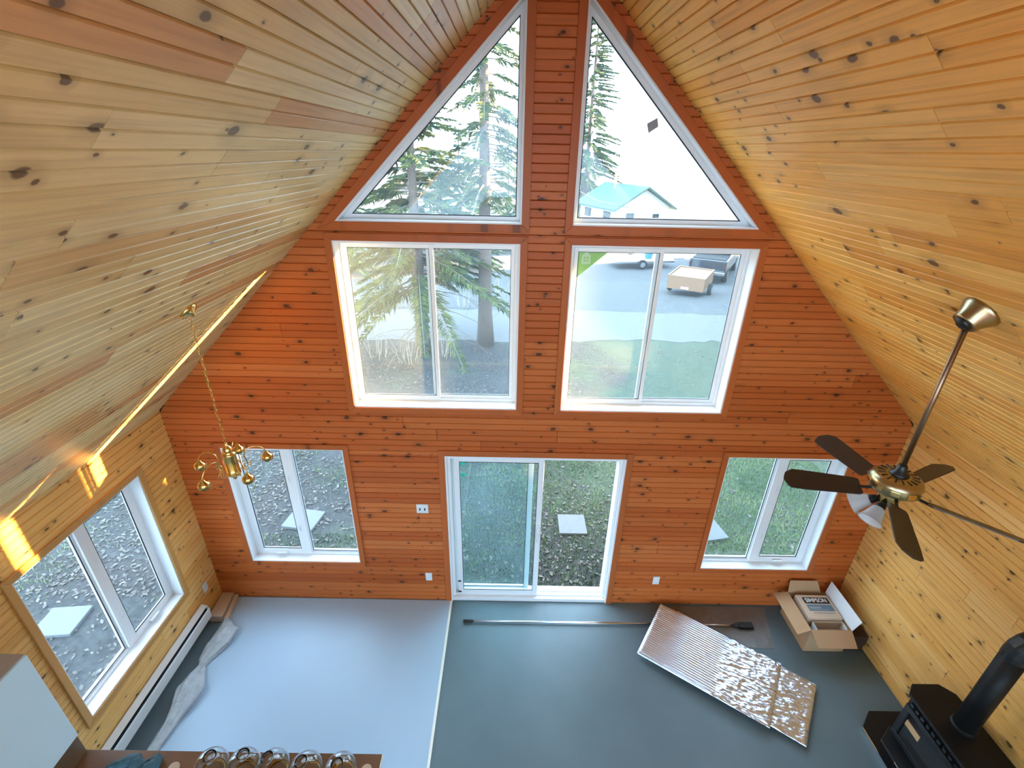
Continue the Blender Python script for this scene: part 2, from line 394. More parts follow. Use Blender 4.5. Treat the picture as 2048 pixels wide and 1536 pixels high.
# ------------------------------------------------------------------ setting: front gable wall
def core_pieces(mb, y0, y1):
    """solid wall behind the boards, in columns between the openings"""
    xs = sorted(set([-XW - TH, -XW, -TRI_X1, TRI_X1, -TRI_X0, TRI_X0, 0.0, XW, XW + TH] + [r[0] for r in RECTS] + [r[1] for r in RECTS]))
    top = lambda x: AP - abs(x) + 0.02
    for xa, xb in zip(xs, xs[1:]):
        xm = (xa + xb) / 2
        holes = sorted([(r[2], r[3]) for r in RECTS if r[0] <= xm <= r[1]])
        z = -0.3
        for h0, h1 in holes:
            if h0 > z: mb.prism([(xa, z), (xb, z), (xb, h0), (xa, h0)], y0, y1, 'y')
            z = h1
        if TRI_X0 <= abs(xm) <= TRI_X1:
            mb.prism([(xa, z), (xb, z), (xb, TRI_Z), (xa, TRI_Z)], y0, y1, 'y')
            d = lambda x: TRI_Z + TRI_X1 - abs(x)
            mb.prism([(xa, d(xa)), (xb, d(xb)), (xb, top(xb)), (xa, top(xa))], y0, y1, 'y')
        else:
            mb.prism([(xa, z), (xb, z), (xb, top(xb)), (xa, top(xa))], y0, y1, 'y')
core = MB(); core_pieces(core, 0.0145, TH - 0.03)
wall_front = tag(core.build('wall_front', 'backing'), kind='structure')
sid = MB(); core_pieces(sid, TH - 0.03, TH)
sid.build('siding', 'ext', wall_front)
FR = (Vector((0, 0, 0)), Vector((1, 0, 0)), Vector((0, 0, 1)), Vector((0, -1, 0)))
FJ = {18: [-1.30], 17: [-0.98, 0.2], 16: [-0.55], 15: [0.62, -2.2], 19: [2.4], 9: [-1.22], 2: [-1.2], 13: [2.6], 6: [1.4], 22: [2.9], 25: [-2.3]}
nrow = int(6.1 / PW) + 1
for k in range(nrow):
    z0, z1 = k * PW, (k + 1) * PW
    cuts = sorted(set([z0, z1] + [c for r in RECTS for c in (r[2], r[3]) if z0 < c < z1] + [c for c in (TRI_Z, TRI_TOP) if z0 < c < z1]))
    xl, xr = -min(XW, AP - z0), min(XW, AP - z0)
    # intervals with constant hole status in x over the full row
    for za, zb in zip(cuts, cuts[1:]):
        zm = (za + zb) / 2
        lim = lambda z: min(XW, AP - z)
        segs = []
        holes = sorted([(r[0], r[1]) for r in RECTS if r[2] < zm < r[3]])
        e0, e1 = -lim(za), -lim(zb)
        edges = []
        if TRI_Z < zm < TRI_TOP:
            d = lambda z: TRI_X1 - (z - TRI_Z)
            edges = [((-d(za), -d(zb)), (-TRI_X0, -TRI_X0)), ((TRI_X0, TRI_X0), (d(za), d(zb)))]
        edges += [((h[0], h[0]), (h[1], h[1])) for h in holes]
        edges.sort(key=lambda e: e[0][0])
        cur = (e0, e1)
        for (la, ra) in edges:
            segs.append((cur, la)); cur = ra
        segs.append((cur, (lim(za), lim(zb))))
        for L, Rr in segs:
            js = [j for j in FJ.get(k, []) if L[0] + 0.15 < j < Rr[0] - 0.15]
            if not js and Rr[0] - L[0] > 4.0: js = [L[0] + (Rr[0] - L[0]) * (0.25 + 0.5 * ((k * 0.618) % 1))]
            parts = split(L[0], Rr[0], js)
            for i, (pa, pb) in enumerate(parts):
                l = L if i == 0 else (pa, pa); r = Rr if i == len(parts) - 1 else (pb, pb)
                plank(wall_front, 'pine_gable', FR, z0, za - z0, zb - z0, l[0], l[1], r[0], r[1])

# ------------------------------------------------------------------ setting: side walls
def side_wall(name, sgn, opening, mat, joints, phase):
    x0 = sgn * XW
    mb = MB()
    a, b = sorted((x0 + sgn * 0.0145, x0 + sgn * TH))
    if opening:
        y0, y1, z0, z1 = opening
        mb.box(a, b, YB, y0, -0.3, ZW + 0.1); mb.box(a, b, y1, 0.014, -0.3, ZW + 0.1)
        mb.box(a, b, y0, y1, -0.3, z0); mb.box(a, b, y0, y1, z1, ZW + 0.1)
    else: mb.box(a, b, YB, 0.014, -0.3, ZW + 0.1)
    w = tag(mb.build(name, 'backing'), kind='structure')
    if sgn < 0: fr = (Vector((x0, 0, 0)), Vector((0, 1, 0)), Vector((0, 0, 1)), Vector((1, 0, 0)))
    else: fr = (Vector((x0, 0, 0)), Vector((0, -1, 0)), Vector((0, 0, 1)), Vector((-1, 0, 0)))
    k = 0; z = 0.0
    rr = random.Random(3 if sgn < 0 else 5)
    while z < ZW:
        zt = min(z + PW, ZW)
        cuts = [z, zt]
        if opening: cuts = sorted(set(cuts + [c for c in opening[2:] if z < c < zt]))
        for za, zb in zip(cuts, cuts[1:]):
            rng = [(YB, -0.0)]
            if opening and opening[2] < (za + zb) / 2 < opening[3]: rng = [(YB, opening[0]), (opening[1], 0.0)]
            for ya, yb in rng:
                js = joints.get(k, []) + ([-3.1 - 2.4 * rr.random()] if yb - ya > 5 else [])
                if not joints.get(k) and rr.random() < 0.35: js.append(-0.5 - 1.6 * rr.random())
                for pa, pb in split(ya, yb, js):
                    u0, u1 = (pa, pb) if sgn < 0 else (-pb, -pa)
                    plank(w, mat, fr, z, za - z, zb - z, u0, u0, u1, u1)
        z = zt; k += 1
    return w
wall_left = side_wall('wall_left', -1, SWL, 'pine_side', {}, 0)
wall_right = side_wall('wall_right', 1, None, 'pine_side', {11: [-1.12], 9: [-0.7], 5: [-1.3]}, 0)

# ------------------------------------------------------------------ setting: sloped ceilings
def ceiling(name, sgn, mat, joints, phase, seed):
    rr = random.Random(seed)
    n = Vector((-sgn, 0, -1)).normalized(); s = Vector((-sgn, 0, 1)).normalized()
    org = Vector((sgn * XW, 0, ZW))
    L = XW * S2
    mb = MB()
    off = [(-0.25, 0.0145), (L + 0.02, 0.0145), (L + 0.16, 0.17), (-0.25, 0.17)]
    poly = [(org + s * a - n * d) for a, d in off]
    SK = (1.1, 3.7, -6.0, -4.55)      # roof window added above the loft to let in more daylight
    def slab(a0, a1, ya, yb):
        q = [(org + s * a - n * d_) for a, d_ in ((a0, 0.0145), (a1, 0.0145), (a1, 0.17), (a0, 0.17))]
        mb.prism([(p.x, p.z) for p in q], ya, yb, 'y')
    slab(-0.25, L + 0.02, SK[3], 0.55); slab(-0.25, L + 0.02, YB - 0.2, SK[2])
    slab(-0.25, SK[0], SK[2], SK[3]); slab(SK[1], L + 0.02, SK[2], SK[3])
    c = tag(mb.build(name, 'backing'), kind='structure')
    pm_ = MB(); q = [(org + s * a - n * d_) for a, d_ in ((SK[0], 0.15), (SK[1], 0.15), (SK[1], 0.156), (SK[0], 0.156))]
    pm_.prism([(p.x, p.z) for p in q], SK[2], SK[3], 'y').build('added_skylight_pane', 'glass', c)
    if sgn < 0: fr = (org, Vector((0, 1, 0)), s, n); 
    else: fr = (org, Vector((0, -1, 0)), s, n)
    rows = [(-0.13 * (1 - phase))]
    k = 0
    while True:
        a = (k - 1 + phase) * 0.1305; b = a + 0.1305
        if a >= L: break
        lo = max(0.0, -a); hi = min(0.1305, L - a)
        js = list(joints.get(k - 1, []))
        y = -0.6 - 1.6 * rr.random() if not js else min(js) - 1.3 - rr.random()
        while y > YB + 0.5: js.append(y); y -= 1.5 + 2.2 * rr.random()
        spans = [(YB, 0.0)] if (a + hi <= SK[0] or a + lo >= SK[1]) else [(YB, SK[2]), (SK[3], 0.0)]
        for ya, yb in spans:
            for pa, pb in split(ya, yb, [j for j in js if ya < j < yb]):
                u0, u1 = (pa, pb) if sgn < 0 else (-pb, -pa)
                plank(c, mat, fr, a, lo, hi, u0, u0, u1, u1)
        k += 1
    return c
ceiling_left = ceiling('ceiling_left', -1, 'pine_ceil', {26: [-2.295], 25: [-1.885], 24: [-2.658], 23: [-2.01], 20: [-2.688], 18: [-2.565], 17: [-1.57], 13: [-1.748], 21: [-1.2], 27: [-1.4], 28: [-2.9]}, 0.66, 11)
ceiling_right = ceiling('ceiling_right', 1, 'pine_ceil_r', {27: [-2.207], 25: [-2.09], 23: [-1.145], 29: [-1.485], 20: [-1.43], 30: [-0.978], 26: [-1.1]}, 0.60, 23)
# roof skin over the boards keeps the daylight out at the ridge
tag(MB().prism([(-0.35, AP - 0.12), (0.35, AP - 0.12), (0.0, AP + 0.30)], YB - 0.2, 0.55, 'y').build('trim_1', 'backing'), kind='structure')

# ------------------------------------------------------------------ setting: floor, loft, back wall
floor = tag(MB().box(-XW - TH, XW + TH, YB, TH, -0.30, 0.0).build('floor', 'floor'), kind='structure')
loft = tag(MB().box(-XW, XW, YB, -3.62, 2.96, 3.16).build('loft_floor', 'casing'), kind='structure')
bw = MB(); by0, by1 = YB - TH, YB
bw.box(-XW - TH, -3.3, by0, by1, -0.3, 3.3); bw.box(3.3, XW + TH, by0, by1, -0.3, 3.3)
bw.box(-3.3, 3.3, by0, by1, -0.3, 0.1); bw.box(-3.3, 3.3, by0, by1, 2.5, 3.3); bw.box(-0.15, 0.15, by0, by1, 0.1, 2.5)
bw.prism([(-XW - TH, 2.3), (-2.75, 3.3), (-2.75, AP - 2.75 + .02), (-XW - TH, AP - XW - TH + .02)], by0, by1, 'y')
bw.prism([(2.75, 3.3), (XW + TH, 2.3), (XW + TH, AP - XW - TH + .02), (2.75, AP - 2.75 + .02)], by0, by1, 'y')
bw.prism([(-0.5, AP - 0.5), (0.5, AP - 0.5), (0.0, AP + 0.02)], by0, by1, 'y')
wall_back = tag(bw.build('wall_back', 'pine_side'), kind='structure')
wb = empty('added_window_9', (0, YB - 0.1, 3.3)); tag(wb, kind='structure')  # glazing added behind the camera to light the room
MB().prism([(-2.75, 0), (2.75, 0), (2.75, AP - 2.75 - 3.3), (0.5, AP - 0.5 - 3.3), (-0.5, AP - .5 - 3.3), (-2.75, AP - 2.75 - 3.3)], -0.004, 0.004, 'y').build('pane', 'glass', wb)
MB().box(-0.03, 0.03, -0.03, 0.03, 0, AP - .5 - 3.3).build('mullion', 'white', wb)
wb2 = empty('added_window_10', (0, YB - 0.1, 0.1)); tag(wb2, kind='structure')  # more added glazing, below the loft, for extra daylight
for xa, xb in ((-3.3, -0.15), (0.15, 3.3)):
    MB().box(xa, xb, -0.004, 0.004, 0, 2.4).build('pane', 'glass', wb2)

# ------------------------------------------------------------------ windows
def rect_frame(mb, x0, x1, z0, z1, w, y0, y1):
    mb.box(x0, x0 + w, y0, y1, z0, z1); mb.box(x1 - w, x1, y0, y1, z0, z1)
    mb.box(x0 + w, x1 - w, y0, y1, z0, z0 + w); mb.box(x0 + w, x1 - w, y0, y1, z1 - w, z1)
def casing_boards(parent, x0, x1, z0, z1, w, bottom=True, wt=None, out=0.018, mat='casing'):
    wt = wt or w
    c = lambda poly: MB().prism(poly, -out, 0.0, 'y').build('casing', mat, parent, bevel=0.003)
    c([(x0 - w, z0 - (w if bottom else 0)), (x0, z0), (x0, z1), (x0 - w, z1 + wt)])
    c([(x1, z0), (x1 + w, z0 - (w if bottom else 0)), (x1 + w, z1 + wt), (x1, z1)])
    c([(x0 - w, z1 + wt), (x0, z1), (x1, z1), (x1 + w, z1 + wt)])
    if bottom: c([(x0 - w, z0 - w), (x1 + w, z0 - w), (x1, z0), (x0, z0)])
def jambs(parent, x0, x1, z0, z1, d, t=0.012):
    MB().box(x0, x0 + t, -0.006, d, z0, z1).build('jamb', 'white', parent)
    MB().box(x1 - t, x1, -0.006, d, z0, z1).build('jamb', 'white', parent)
    MB().box(x0 + t, x1 - t, -0.006, d, z1 - t, z1).build('jamb', 'white', parent)
    MB().box(x0 + t, x1 - t, -0.006, d, z0, z0 + t).build('sill', 'white', parent)
def window_slider(name, r, label):
    x0, x1, z0, z1 = r; xc = (x0 + x1) / 2; w = (x1 - x0) / 2; h = z1 - z0
    e = empty(name, (xc, 0, z0)); tag(e, kind='structure')
    casing_boards(e, -w, w, 0, h, 0.06)
    jambs(e, -w, w, 0, h, 0.16)
    mb = MB(); rect_frame(mb, -w + .012, w - .012, .012, h - .012, 0.028, 0.125, 0.175); mb.build('frame', 'white', e, bevel=0.003)
    # two sashes that meet in the middle
    st = 0.034
    for a, b, y in ((-w + .04, 0.032, 0.118), (-0.032, w - .04, 0.142)):
        s = MB(); rect_frame(s, a, b, .04, h - .04, st, y, y + 0.022); so = s.build('sash', 'white', e, bevel=0.002)
        MB().box(a + st, b - st, y + .009, y + .013, .072, h - .072).build('pane', 'glass_upper', so)
        g = MB(); rect_frame(g, a + st, b - st, .074, h - .074, 0.004, y + 0.002, y + 0.009); g.build('gasket', 'gasket', so)
    return e
def crank(parent, x, z, y=0.085):
    c = MB(); c.box(x - .055, x + .055, y - .02, y + .012, z, z + .016)
    c.tube([(x - .05, y - .018, z + .018), (x - .01, y - .028, z + .026), (x + .045, y - .022, z + .018)], [.006, .008, .005], 8)
    return c.build('crank_handle', 'white_paint', parent, bevel=0.002)
def window_casement(name, e, w, h, op_left, cas=0.055, cmat='casing'):
    tag(e, kind='structure')
    casing_boards(e, -w, w, 0, h, cas, mat=cmat)
    jambs(e, -w, w, 0, h, 0.14)
    mb = MB(); rect_frame(mb, -w + .012, w - .012, .012, h - .012, 0.030, 0.10, 0.165)
    mb.box(-0.028, 0.028, 0.085, 0.165, .042, h - .042)
    mb.build('frame', 'white', e, bevel=0.003)
    a, b = ((-w + .042, -.028) if op_left else (.028, w - .042))
    s = MB(); rect_frame(s, a, b, .042, h - .042, 0.055, 0.095, 0.125); so = s.build('sash', 'white', e, bevel=0.004)
    MB().box(a + .055, b - .055, .108, .112, .097, h - .097).build('pane', 'glass', so)
    g = MB(); rect_frame(g, a + .055, b - .055, .097, h - .097, 0.007, 0.099, 0.107); g.build('gasket', 'gasket', so)
    fa, fb = ((.028, w - .042) if op_left else (-w + .042, -.028))
    f = MB(); rect_frame(f, fa, fb, .042, h - .042, 0.014, 0.115, 0.14); fo = f.build('glazing_bead', 'white', e)
    MB().box(fa + .014, fb - .014, .126, .130, .056, h - .056).build('pane', 'glass', fo)
    g = MB(); rect_frame(g, fa + .014, fb - .014, .056, h - .056, 0.004, 0.112, 0.122); g.build('gasket', 'gasket', fo)
    xc = (a + b) / 2
    crank(e, xc, 0.045)
    lx = -.036 if op_left else .036
    for zz in (h * 0.28, h * 0.72):
        MB().tube([(lx, .086, zz - .05), (lx, .07, zz - .02), (lx, .072, zz + .03)], [.006, .006, .004], 6).build('lock_lever', 'white_paint', e)
w1 = window_slider('window_1', UWL, ''); w2 = window_slider('window_2', UWR, '')
e3 = empty('window_3', ((LWL[0] + LWL[1]) / 2, 0, LWL[2])); window_casement('window_3', e3, (LWL[1] - LWL[0]) / 2, LWL[3] - LWL[2], True)
e4 = empty('window_4', ((LWR[0] + LWR[1]) / 2, 0, LWR[2])); window_casement('window_4', e4, (LWR[1] - LWR[0]) / 2, LWR[3] - LWR[2], False)
e5 = empty('window_5', (-XW, (SWL[0] + SWL[1]) / 2, SWL[2]), math.pi / 2); window_casement('window_5', e5, (SWL[1] - SWL[0]) / 2, SWL[3] - SWL[2], False, cmat='casing_side')

def window_tri(name, sgn):
    e = empty(name, (0, 0, TRI_Z)); tag(e, kind='structure')
    H = TRI_X1 - TRI_X0
    def P2(pts): return [(sgn * x, z) for x, z in pts][::(1 if sgn > 0 else -1)]
    def ins(d):      # triangle inset by d
        return (TRI_X0 + d, d), (TRI_X1 - d * (1 + S2), d), (TRI_X0 + d, H - d * (1 + S2))
    def ring(a, b, y0, y1, nm, mat):
        A, B = ins(a), ins(b); m = MB()
        for i in range(3):
            j = (i + 1) % 3
            m.prism(P2([A[i], A[j], B[j], B[i]]), y0, y1, 'y')
        return m.build(nm, mat, e)
    # casing: three boards
    A, B = ins(-0.062), ins(0)
    for i in range(3):
        j = (i + 1) % 3
        MB().prism(P2([A[i], A[j], B[j], B[i]]), -0.018, 0.0, 'y').build('casing', 'casing', e, bevel=0.003)
    A, B = ins(0), ins(0.012)
    for i in range(3):
        j = (i + 1) % 3
        MB().prism(P2([A[i], A[j], B[j], B[i]]), -0.006, 0.14, 'y').build('jamb', 'white', e)
    ring(0.012, 0.045, 0.11, 0.165, 'frame', 'white')
    ring(0.045, 0.052, 0.112, 0.125, 'gasket', 'gasket')
    t = ins(0.045)
    MB().prism(P2(list(t)), 0.13, 0.134, 'y').build('pane', 'glass_upper', e)
    return e
w6 = window_tri('window_6', -1); w7 = window_tri('window_7', 1)

# sliding patio door, right half pushed open
d = empty('door_1', (0, 0, 0)); tag(d, kind='structure')
casing_boards(d, DOOR[0], DOOR[1], 0.0, DOOR[3], 0.062, bottom=False)
for s in (-1, 1):
    a, b = sorted((s * 0.915, s * 0.895)); MB().box(a, b, -0.006, 0.18, 0.0, 2.062).build('jamb', 'white', d)
MB().box(-0.895, 0.895, -0.006, 0.18, 2.042, 2.062).build('jamb', 'white', d)
sl = MB(); sl.box(-0.895, 0.895, 0.0, 0.19, 0.0, 0.05); sl.box(-0.895, 0.895, 0.045, 0.055, 0.05, 0.072); sl.box(-0.895, 0.895, 0.105, 0.115, 0.05, 0.072); sl.build('threshold', 'white', d, bevel=0.003)
fr = MB(); fr.box(-0.895, -0.862, 0.03, 0.17, 0.05, 2.042); fr.box(0.862, 0.895, 0.03, 0.17, 0.05, 2.042); fr.box(-0.862, 0.862, 0.03, 0.17, 2.005, 2.042); fr.build('frame', 'white', d, bevel=0.003)
def panel(nm, x0, x1, y, st):
    s = MB(); rect_frame(s, x0, x1, 0.06, 2.02, st, y, y + 0.036); s.box(x0 + st, x1 - st, y, y + .036, .06 + st, .06 + st + .02)
    o = s.build(nm, 'white', d, bevel=0.004)
    MB().box(x0 + st, x1 - st, y + .016, y + .020, .06 + st, 2.02 - st).build('pane', 'glass_door', o)
    g = MB(); rect_frame(g, x0 + st, x1 - st, .08 + st, 2.02 - st, .005, y - .001, y + .004); g.build('gasket', 'gasket', o)
    return o
panel('fixed_panel', -0.862, -0.010, 0.100, 0.055)
sp = panel('sliding_panel', -0.835, 0.095, 0.040, 0.060)
hd = MB(); hd.box(0.045, 0.075, 0.010, 0.04, 0.92, 1.14); hd.tube([(0.06, 0.012, 0.94), (0.06, -0.022, 0.97), (0.06, -0.022, 1.09), (0.06, 0.012, 1.12)], 0.009, 8); hd.build('door_handle', 'white_paint', sp, bevel=0.002)
lk = MB(); lk.box(-0.835, -0.80, 0.032, 0.041, 0.10, 0.115); lk.box(-0.835, -0.80, 0.032, 0.041, 0.27, 0.285); lk.build('roller_cover', 'black', sp)

# ------------------------------------------------------------------ outside: ground, road
GF = -1.25           # the yard falls away beyond the road
gm = MB()
for x in (-90, 90):
    gm.v += [(x, y, z) for y, z in ((TH, GZ), (12.9, GZ), (21.0, GF), (160, GF), (160, GF - .5), (TH, GF - .5))]
gm.f = [(i, i + 1, 7 + i, 6 + i) for i in range(5)] + [(5, 0, 6, 11), (0, 5, 4, 3, 2, 1), (6, 7, 8, 9, 10, 11)]
tag(gm.build('ground', 'ground'), kind='structure')
tag(MB().box(-90, -XW - TH, -30, TH, GZ - 0.5, GZ).build('ground_side', 'ground'), kind='structure')
tag(MB().box(XW + TH, 90, -30, TH, GZ - 0.5, GZ).build('ground_east', 'ground'), kind='structure')
tag(MB().box(-XW - TH, XW + TH, -60, YB - TH, GZ - 0.5, GZ).build('ground_back', 'ground'), kind='structure')
rb = MB(); n = 300
for i in range(n + 1):
    x = -45 + 90 * i / n
    ya = 9.75 + 0.22 * math.sin(x * .35) + 0.30 * noise.noise(Vector((x * .9, 0, 0))) + 0.18 * noise.noise(Vector((x * 3.1, 5, 0)))
    yb = 12.75 + 0.2 * math.sin(x * .3 + 1) + 0.18 * noise.noise(Vector((x * .9, 9, 0))) + 0.1 * noise.noise(Vector((x * 3.1, 2, 0)))
    rb.v += [(x, ya, GZ + .012), (x, yb, GZ + .012), (x, yb, GZ - .1), (x, ya, GZ - .1)]
for i in range(n):
    a = 4 * i; rb.f += [(a, a + 4, a + 5, a + 1), (a + 1, a + 5, a + 6, a + 2), (a + 3, a + 7, a + 4, a)]
tag(rb.build('road', 'road'), kind='structure')

# ------------------------------------------------------------------ left floor covering
sh = MB().prism([(-3.30, -2.12), (-0.930, -2.12), (-0.930, -0.012), (-3.46, -0.012), (-3.44, -0.5)], 0.0, 0.010)
tag(sh.build('sheet_flooring', 'sheet'), 'glossy white sheet flooring laid over the left half of the floor', 'flooring')
tag(MB().box(-0.929, -0.905, -3.4, -0.005, 0.0, 0.013).build('edge_strip', 'strip'), 'cream strip along the edge of the white floor sheet', 'strip')

# ------------------------------------------------------------------ baseboard heater
h = empty('baseboard_heater', (-3.60, -1.15, 0.0)); tag(h, 'long white baseboard heater under the left wall window', 'heater')
L0, L1 = -1.35, 0.80
MB().box(-0.006, 0.004, L0, L1, 0.10, 0.29).build('back_plate', 'white_paint', h)
MB().prism([(0.0, 0.29), (0.0, 0.283), (0.050, 0.262), (0.056, 0.268)], L0, L1, 'y').build('top_hood', 'white_paint', h)
MB().prism([(0.052, 0.105), (0.064, 0.105), (0.070, 0.225), (0.060, 0.232)], L0, L1, 'y').build('front_panel', 'white_paint', h)
MB().box(0.004, 0.050, L0 + .01, L1 - .01, 0.15, 0.235).build('heating_element', 'gasket', h)
for yy in (L0, L1 - 0.004): MB().prism([(0, 0.10), (0.066, 0.10), (0.072, 0.225), (0.056, 0.268), (0, 0.29)], yy, yy + 0.006, 'y').build('end_cap', 'white_paint', h)

# ------------------------------------------------------------------ outlets and switch
def plate(name, loc, rz, w, hh, label, cat, double=False):
    e = empty(name, loc, rz); tag(e, label, cat)
    MB().box(-w / 2, w / 2, -0.007, 0.0, -hh / 2, hh / 2).build('cover_plate', 'white_paint', e, bevel=0.003)
    if double:
        for x in (-.026, .026):
            MB().box(x - .006, x + .006, -0.018, -0.006, -.014, .010).build('toggle', 'gasket', e)
    else:
        for z in (-.02, .02):
            o = MB().box(-.017, .017, -0.0095, -0.006, z - .014, z + .014).build('socket', 'white', e, bevel=0.002)
            MB().box(-.008, -.006, -0.0102, -0.009, z - .006, z + .006).box(.006, .008, -0.0102, -0.009, z - .006, z + .006).build('slot', 'black', o)
    return e
plate('switch_plate', (-1.177, 0, 1.38), 0, .125, .118, 'white double switch plate on the pine left of the patio door', 'switch', True)
plate('wall_outlet', (-1.164, 0, 0.385), 0, .075, .118, 'white outlet low on the gable left of the patio door', 'outlet')
plate('wall_outlet', (1.458, 0, 0.385), 0, .075, .118, 'white outlet low on the gable right of the patio door', 'outlet')
plate('wall_outlet', (-XW, -0.208, 0.39), math.pi / 2, .075, .118, 'white outlet on the left wall above the heater end', 'outlet')

# ------------------------------------------------------------------ ceiling fan
FX, FY, FZ = 1.927, -1.785, 3.165
fan = empty('ceiling_fan', (FX, FY, FZ)); tag(fan, 'brass ceiling fan with dark brown blades on a long rod', 'ceiling fan')
nrm = Vector((-1, 0, -1)).normalized()
base = Vector((0.04, 0, 4.13 + 0.04 - FZ)) - nrm * 0.004
rotm = nrm.to_track_quat('Z', 'Y').to_matrix().to_4x4(); rotm.translation = base
cn = MB().lathe([(0.088, 0.0), (0.090, 0.010), (0.084, 0.022), (0.066, 0.055), (0.058, 0.085), (0.056, 0.092), (0.045, 0.090)], 32, rotm).build('canopy', 'antique', fan, smooth=True)
MB().lathe([(0.020, 0.07), (0.036, 0.085), (0.036, 0.10), (0.018, 0.112)], 20, rotm).build('hanger_ball', 'black', cn, smooth=True)
MB().tube([(0, 0, 4.09 - FZ), (0, 0, 0.085)], 0.0135, 16).build('down_rod', 'bronze', fan, smooth=True)
MB().lathe([(0.018, 0.12), (0.024, 0.11), (0.028, 0.075), (0.046, 0.066), (0.048, 0.052), (0.03, 0.05)], 20).build('rod_coupling', 'black', fan, smooth=True)
mo = MB().lathe([(0.03, 0.056), (0.10, 0.048), (0.112, 0.042), (0.126, 0.026), (0.130, 0.010), (0.130, -0.030), (0.126, -0.036), (0.090, -0.060), (0.06, -0.068)], 40).build('motor_housing', 'antique', fan, smooth=True)
for k in range(16):
    a = 2 * math.pi * k / 16
    mt = Matrix.Rotation(a, 4, 'Z')
    q = MB().box(0.062, 0.098, -0.0035, 0.0035, 0.046, 0.0535)
    q.v = [tuple(mt @ Vector(v)) for v in q.v]; q.build('vent_slot', 'black', mo)
for k in range(10):
    a = 2 * math.pi * (k + .5) / 10
    mt = Matrix.Rotation(a, 4, 'Z'); q = MB().box(0.128, 0.1325, -0.022, 0.022, -0.022, 0.008)
    q.v = [tuple(mt @ Vector(v)) for v in q.v]; q.build('band_panel', 'brass', mo, bevel=0.002)
def blade_poly():
    return [(0.0, -0.048), (0.02, -0.056), (0.30, -0.066), (0.36, -0.066), (0.400, -0.040), (0.412, -0.012), (0.418, 0.010), (0.400, 0.050), (0.385, 0.064), (0.30, 0.066), (0.02, 0.056), (0.0, 0.048)]
PITCH = math.radians(21)
for th in (26, 98, 170, 242, 314):
    e = Matrix.Rotation(math.radians(th), 4, 'Z') @ Matrix.Translation((0.165, 0, -0.055)) @ Matrix.Rotation(-PITCH, 4, 'X')
    b = MB().prism(blade_poly(), -0.0035, 0.0035); b.v = [tuple(e @ Vector(v)) for v in b.v]
    bo = b.build('blade', 'blade', fan, bevel=0.001)
    i = MB().tube([(-0.075, 0, 0.012), (-0.03, 0, 0.002), (0.03, 0, -0.006)], [.010, .008, .009], 8).prism([(0.0, -0.02), (0.07, -0.04), (0.085, 0), (0.07, 0.04), (0.0, 0.02)], -0.008, -0.0036)
    i.v = [tuple(e @ Vector(v)) for v in i.v]; i.build('blade_bracket', 'stove', bo)
MB().lathe([(0.062, -0.066), (0.058, -0.085), (0.050, -0.13), (0.042, -0.150), (0.02, -0.16)], 24).build('switch_cup', 'brass', fan, smooth=True)
for th in (150, 212):
    e = Matrix.Rotation(math.radians(th), 4, 'Z') @ Matrix.Translation((0.045, 0, -0.130)) @ Matrix.Rotation(math.radians(128), 4, 'Y')
    MB().lathe([(0.014, 0.0), (0.020, 0.004), (0.026, 0.03), (0.027, 0.045)], 16, e).build('lamp_socket', 'stove', fan, smooth=True)
    prof = [(0.024, 0.038), (0.034, 0.050), (0.040, 0.075), (0.048, 0.105), (0.062, 0.135), (0.064, 0.137), (0.060, 0.135), (0.045, 0.105), (0.037, 0.075), (0.030, 0.050)]
    mb = MB(); seg = 40
    for r, z in prof:
        for k in range(seg):
            a = 2 * math.pi * k / seg; rr = r * (1 + 0.03 * math.cos(20 * a)); mb.v.append(tuple(e @ Vector((rr * math.cos(a), rr * math.sin(a), z))))
    mb.f = [(i * seg + k, i * seg + (k + 1) % seg, (i + 1) * seg + (k + 1) % seg, (i + 1) * seg + k) for i in range(len(prof) - 1) for k in range(seg)]
    mb.build('lamp_shade', 'frost', fan, smooth=True)

# ------------------------------------------------------------------ chandelier
CX, CY = -2.232, -1.205
CZ = 2.78
ch = empty('chandelier', (CX, CY, CZ)); tag(ch, 'small five arm brass chandelier without shades hanging on a chain', 'chandelier')
n2 = Vector((1, 0, -1)).normalized()
r2 = n2.to_track_quat('Z', 'Y').to_matrix().to_4x4(); ctop = AP + CX - CZ; r2.translation = Vector((0.0, 0, ctop)) - n2 * 0.004
MB().lathe([(0.058, 0.0), (0.062, 0.006), (0.060, 0.016), (0.045, 0.028), (0.022, 0.036), (0.012, 0.050), (0.006, 0.054)], 28, r2).build('canopy', 'brass', ch, smooth=True)
z = ctop - 0.055; i = 0
link_len = 0.040
while z - link_len > 0.165:
    pts = []
    for k in range(13):
        a = 2 * math.pi * k / 12; u = 0.0075 * math.cos(a); w = (link_len / 2 + 0.004) * math.sin(a)
        pts.append((u, 0, w) if i % 2 else (0, u, w))
    MB().tube(pts, 0.0017, 6, cap=False).build('chain_link', 'brass', ch, loc=(0.002 * math.sin(i), 0, z - link_len / 2), smooth=True)
    z -= link_len - 0.003; i += 1
MB().tube([(0.003, 0.003, ctop - .05), (-.004, .002, .6), (0.003, -.002, .16)], 0.0016, 5).build('cord', 'brass', ch)
MB().lathe([(0.004, 0.185), (0.010, 0.175), (0.010, 0.160), (0.024, 0.150), (0.032, 0.130), (0.034, 0.118), (0.026, 0.110), (0.042, 0.100), (0.046, 0.092), (0.046, 0.085)], 28).build('top_finial', 'brass', ch, smooth=True)
MB().lathe([(0.045, 0.088), (0.043, 0.080), (0.043, -0.060), (0.047, -0.066), (0.047, -0.074)], 28).build('body_column', 'brass', ch, smooth=True)
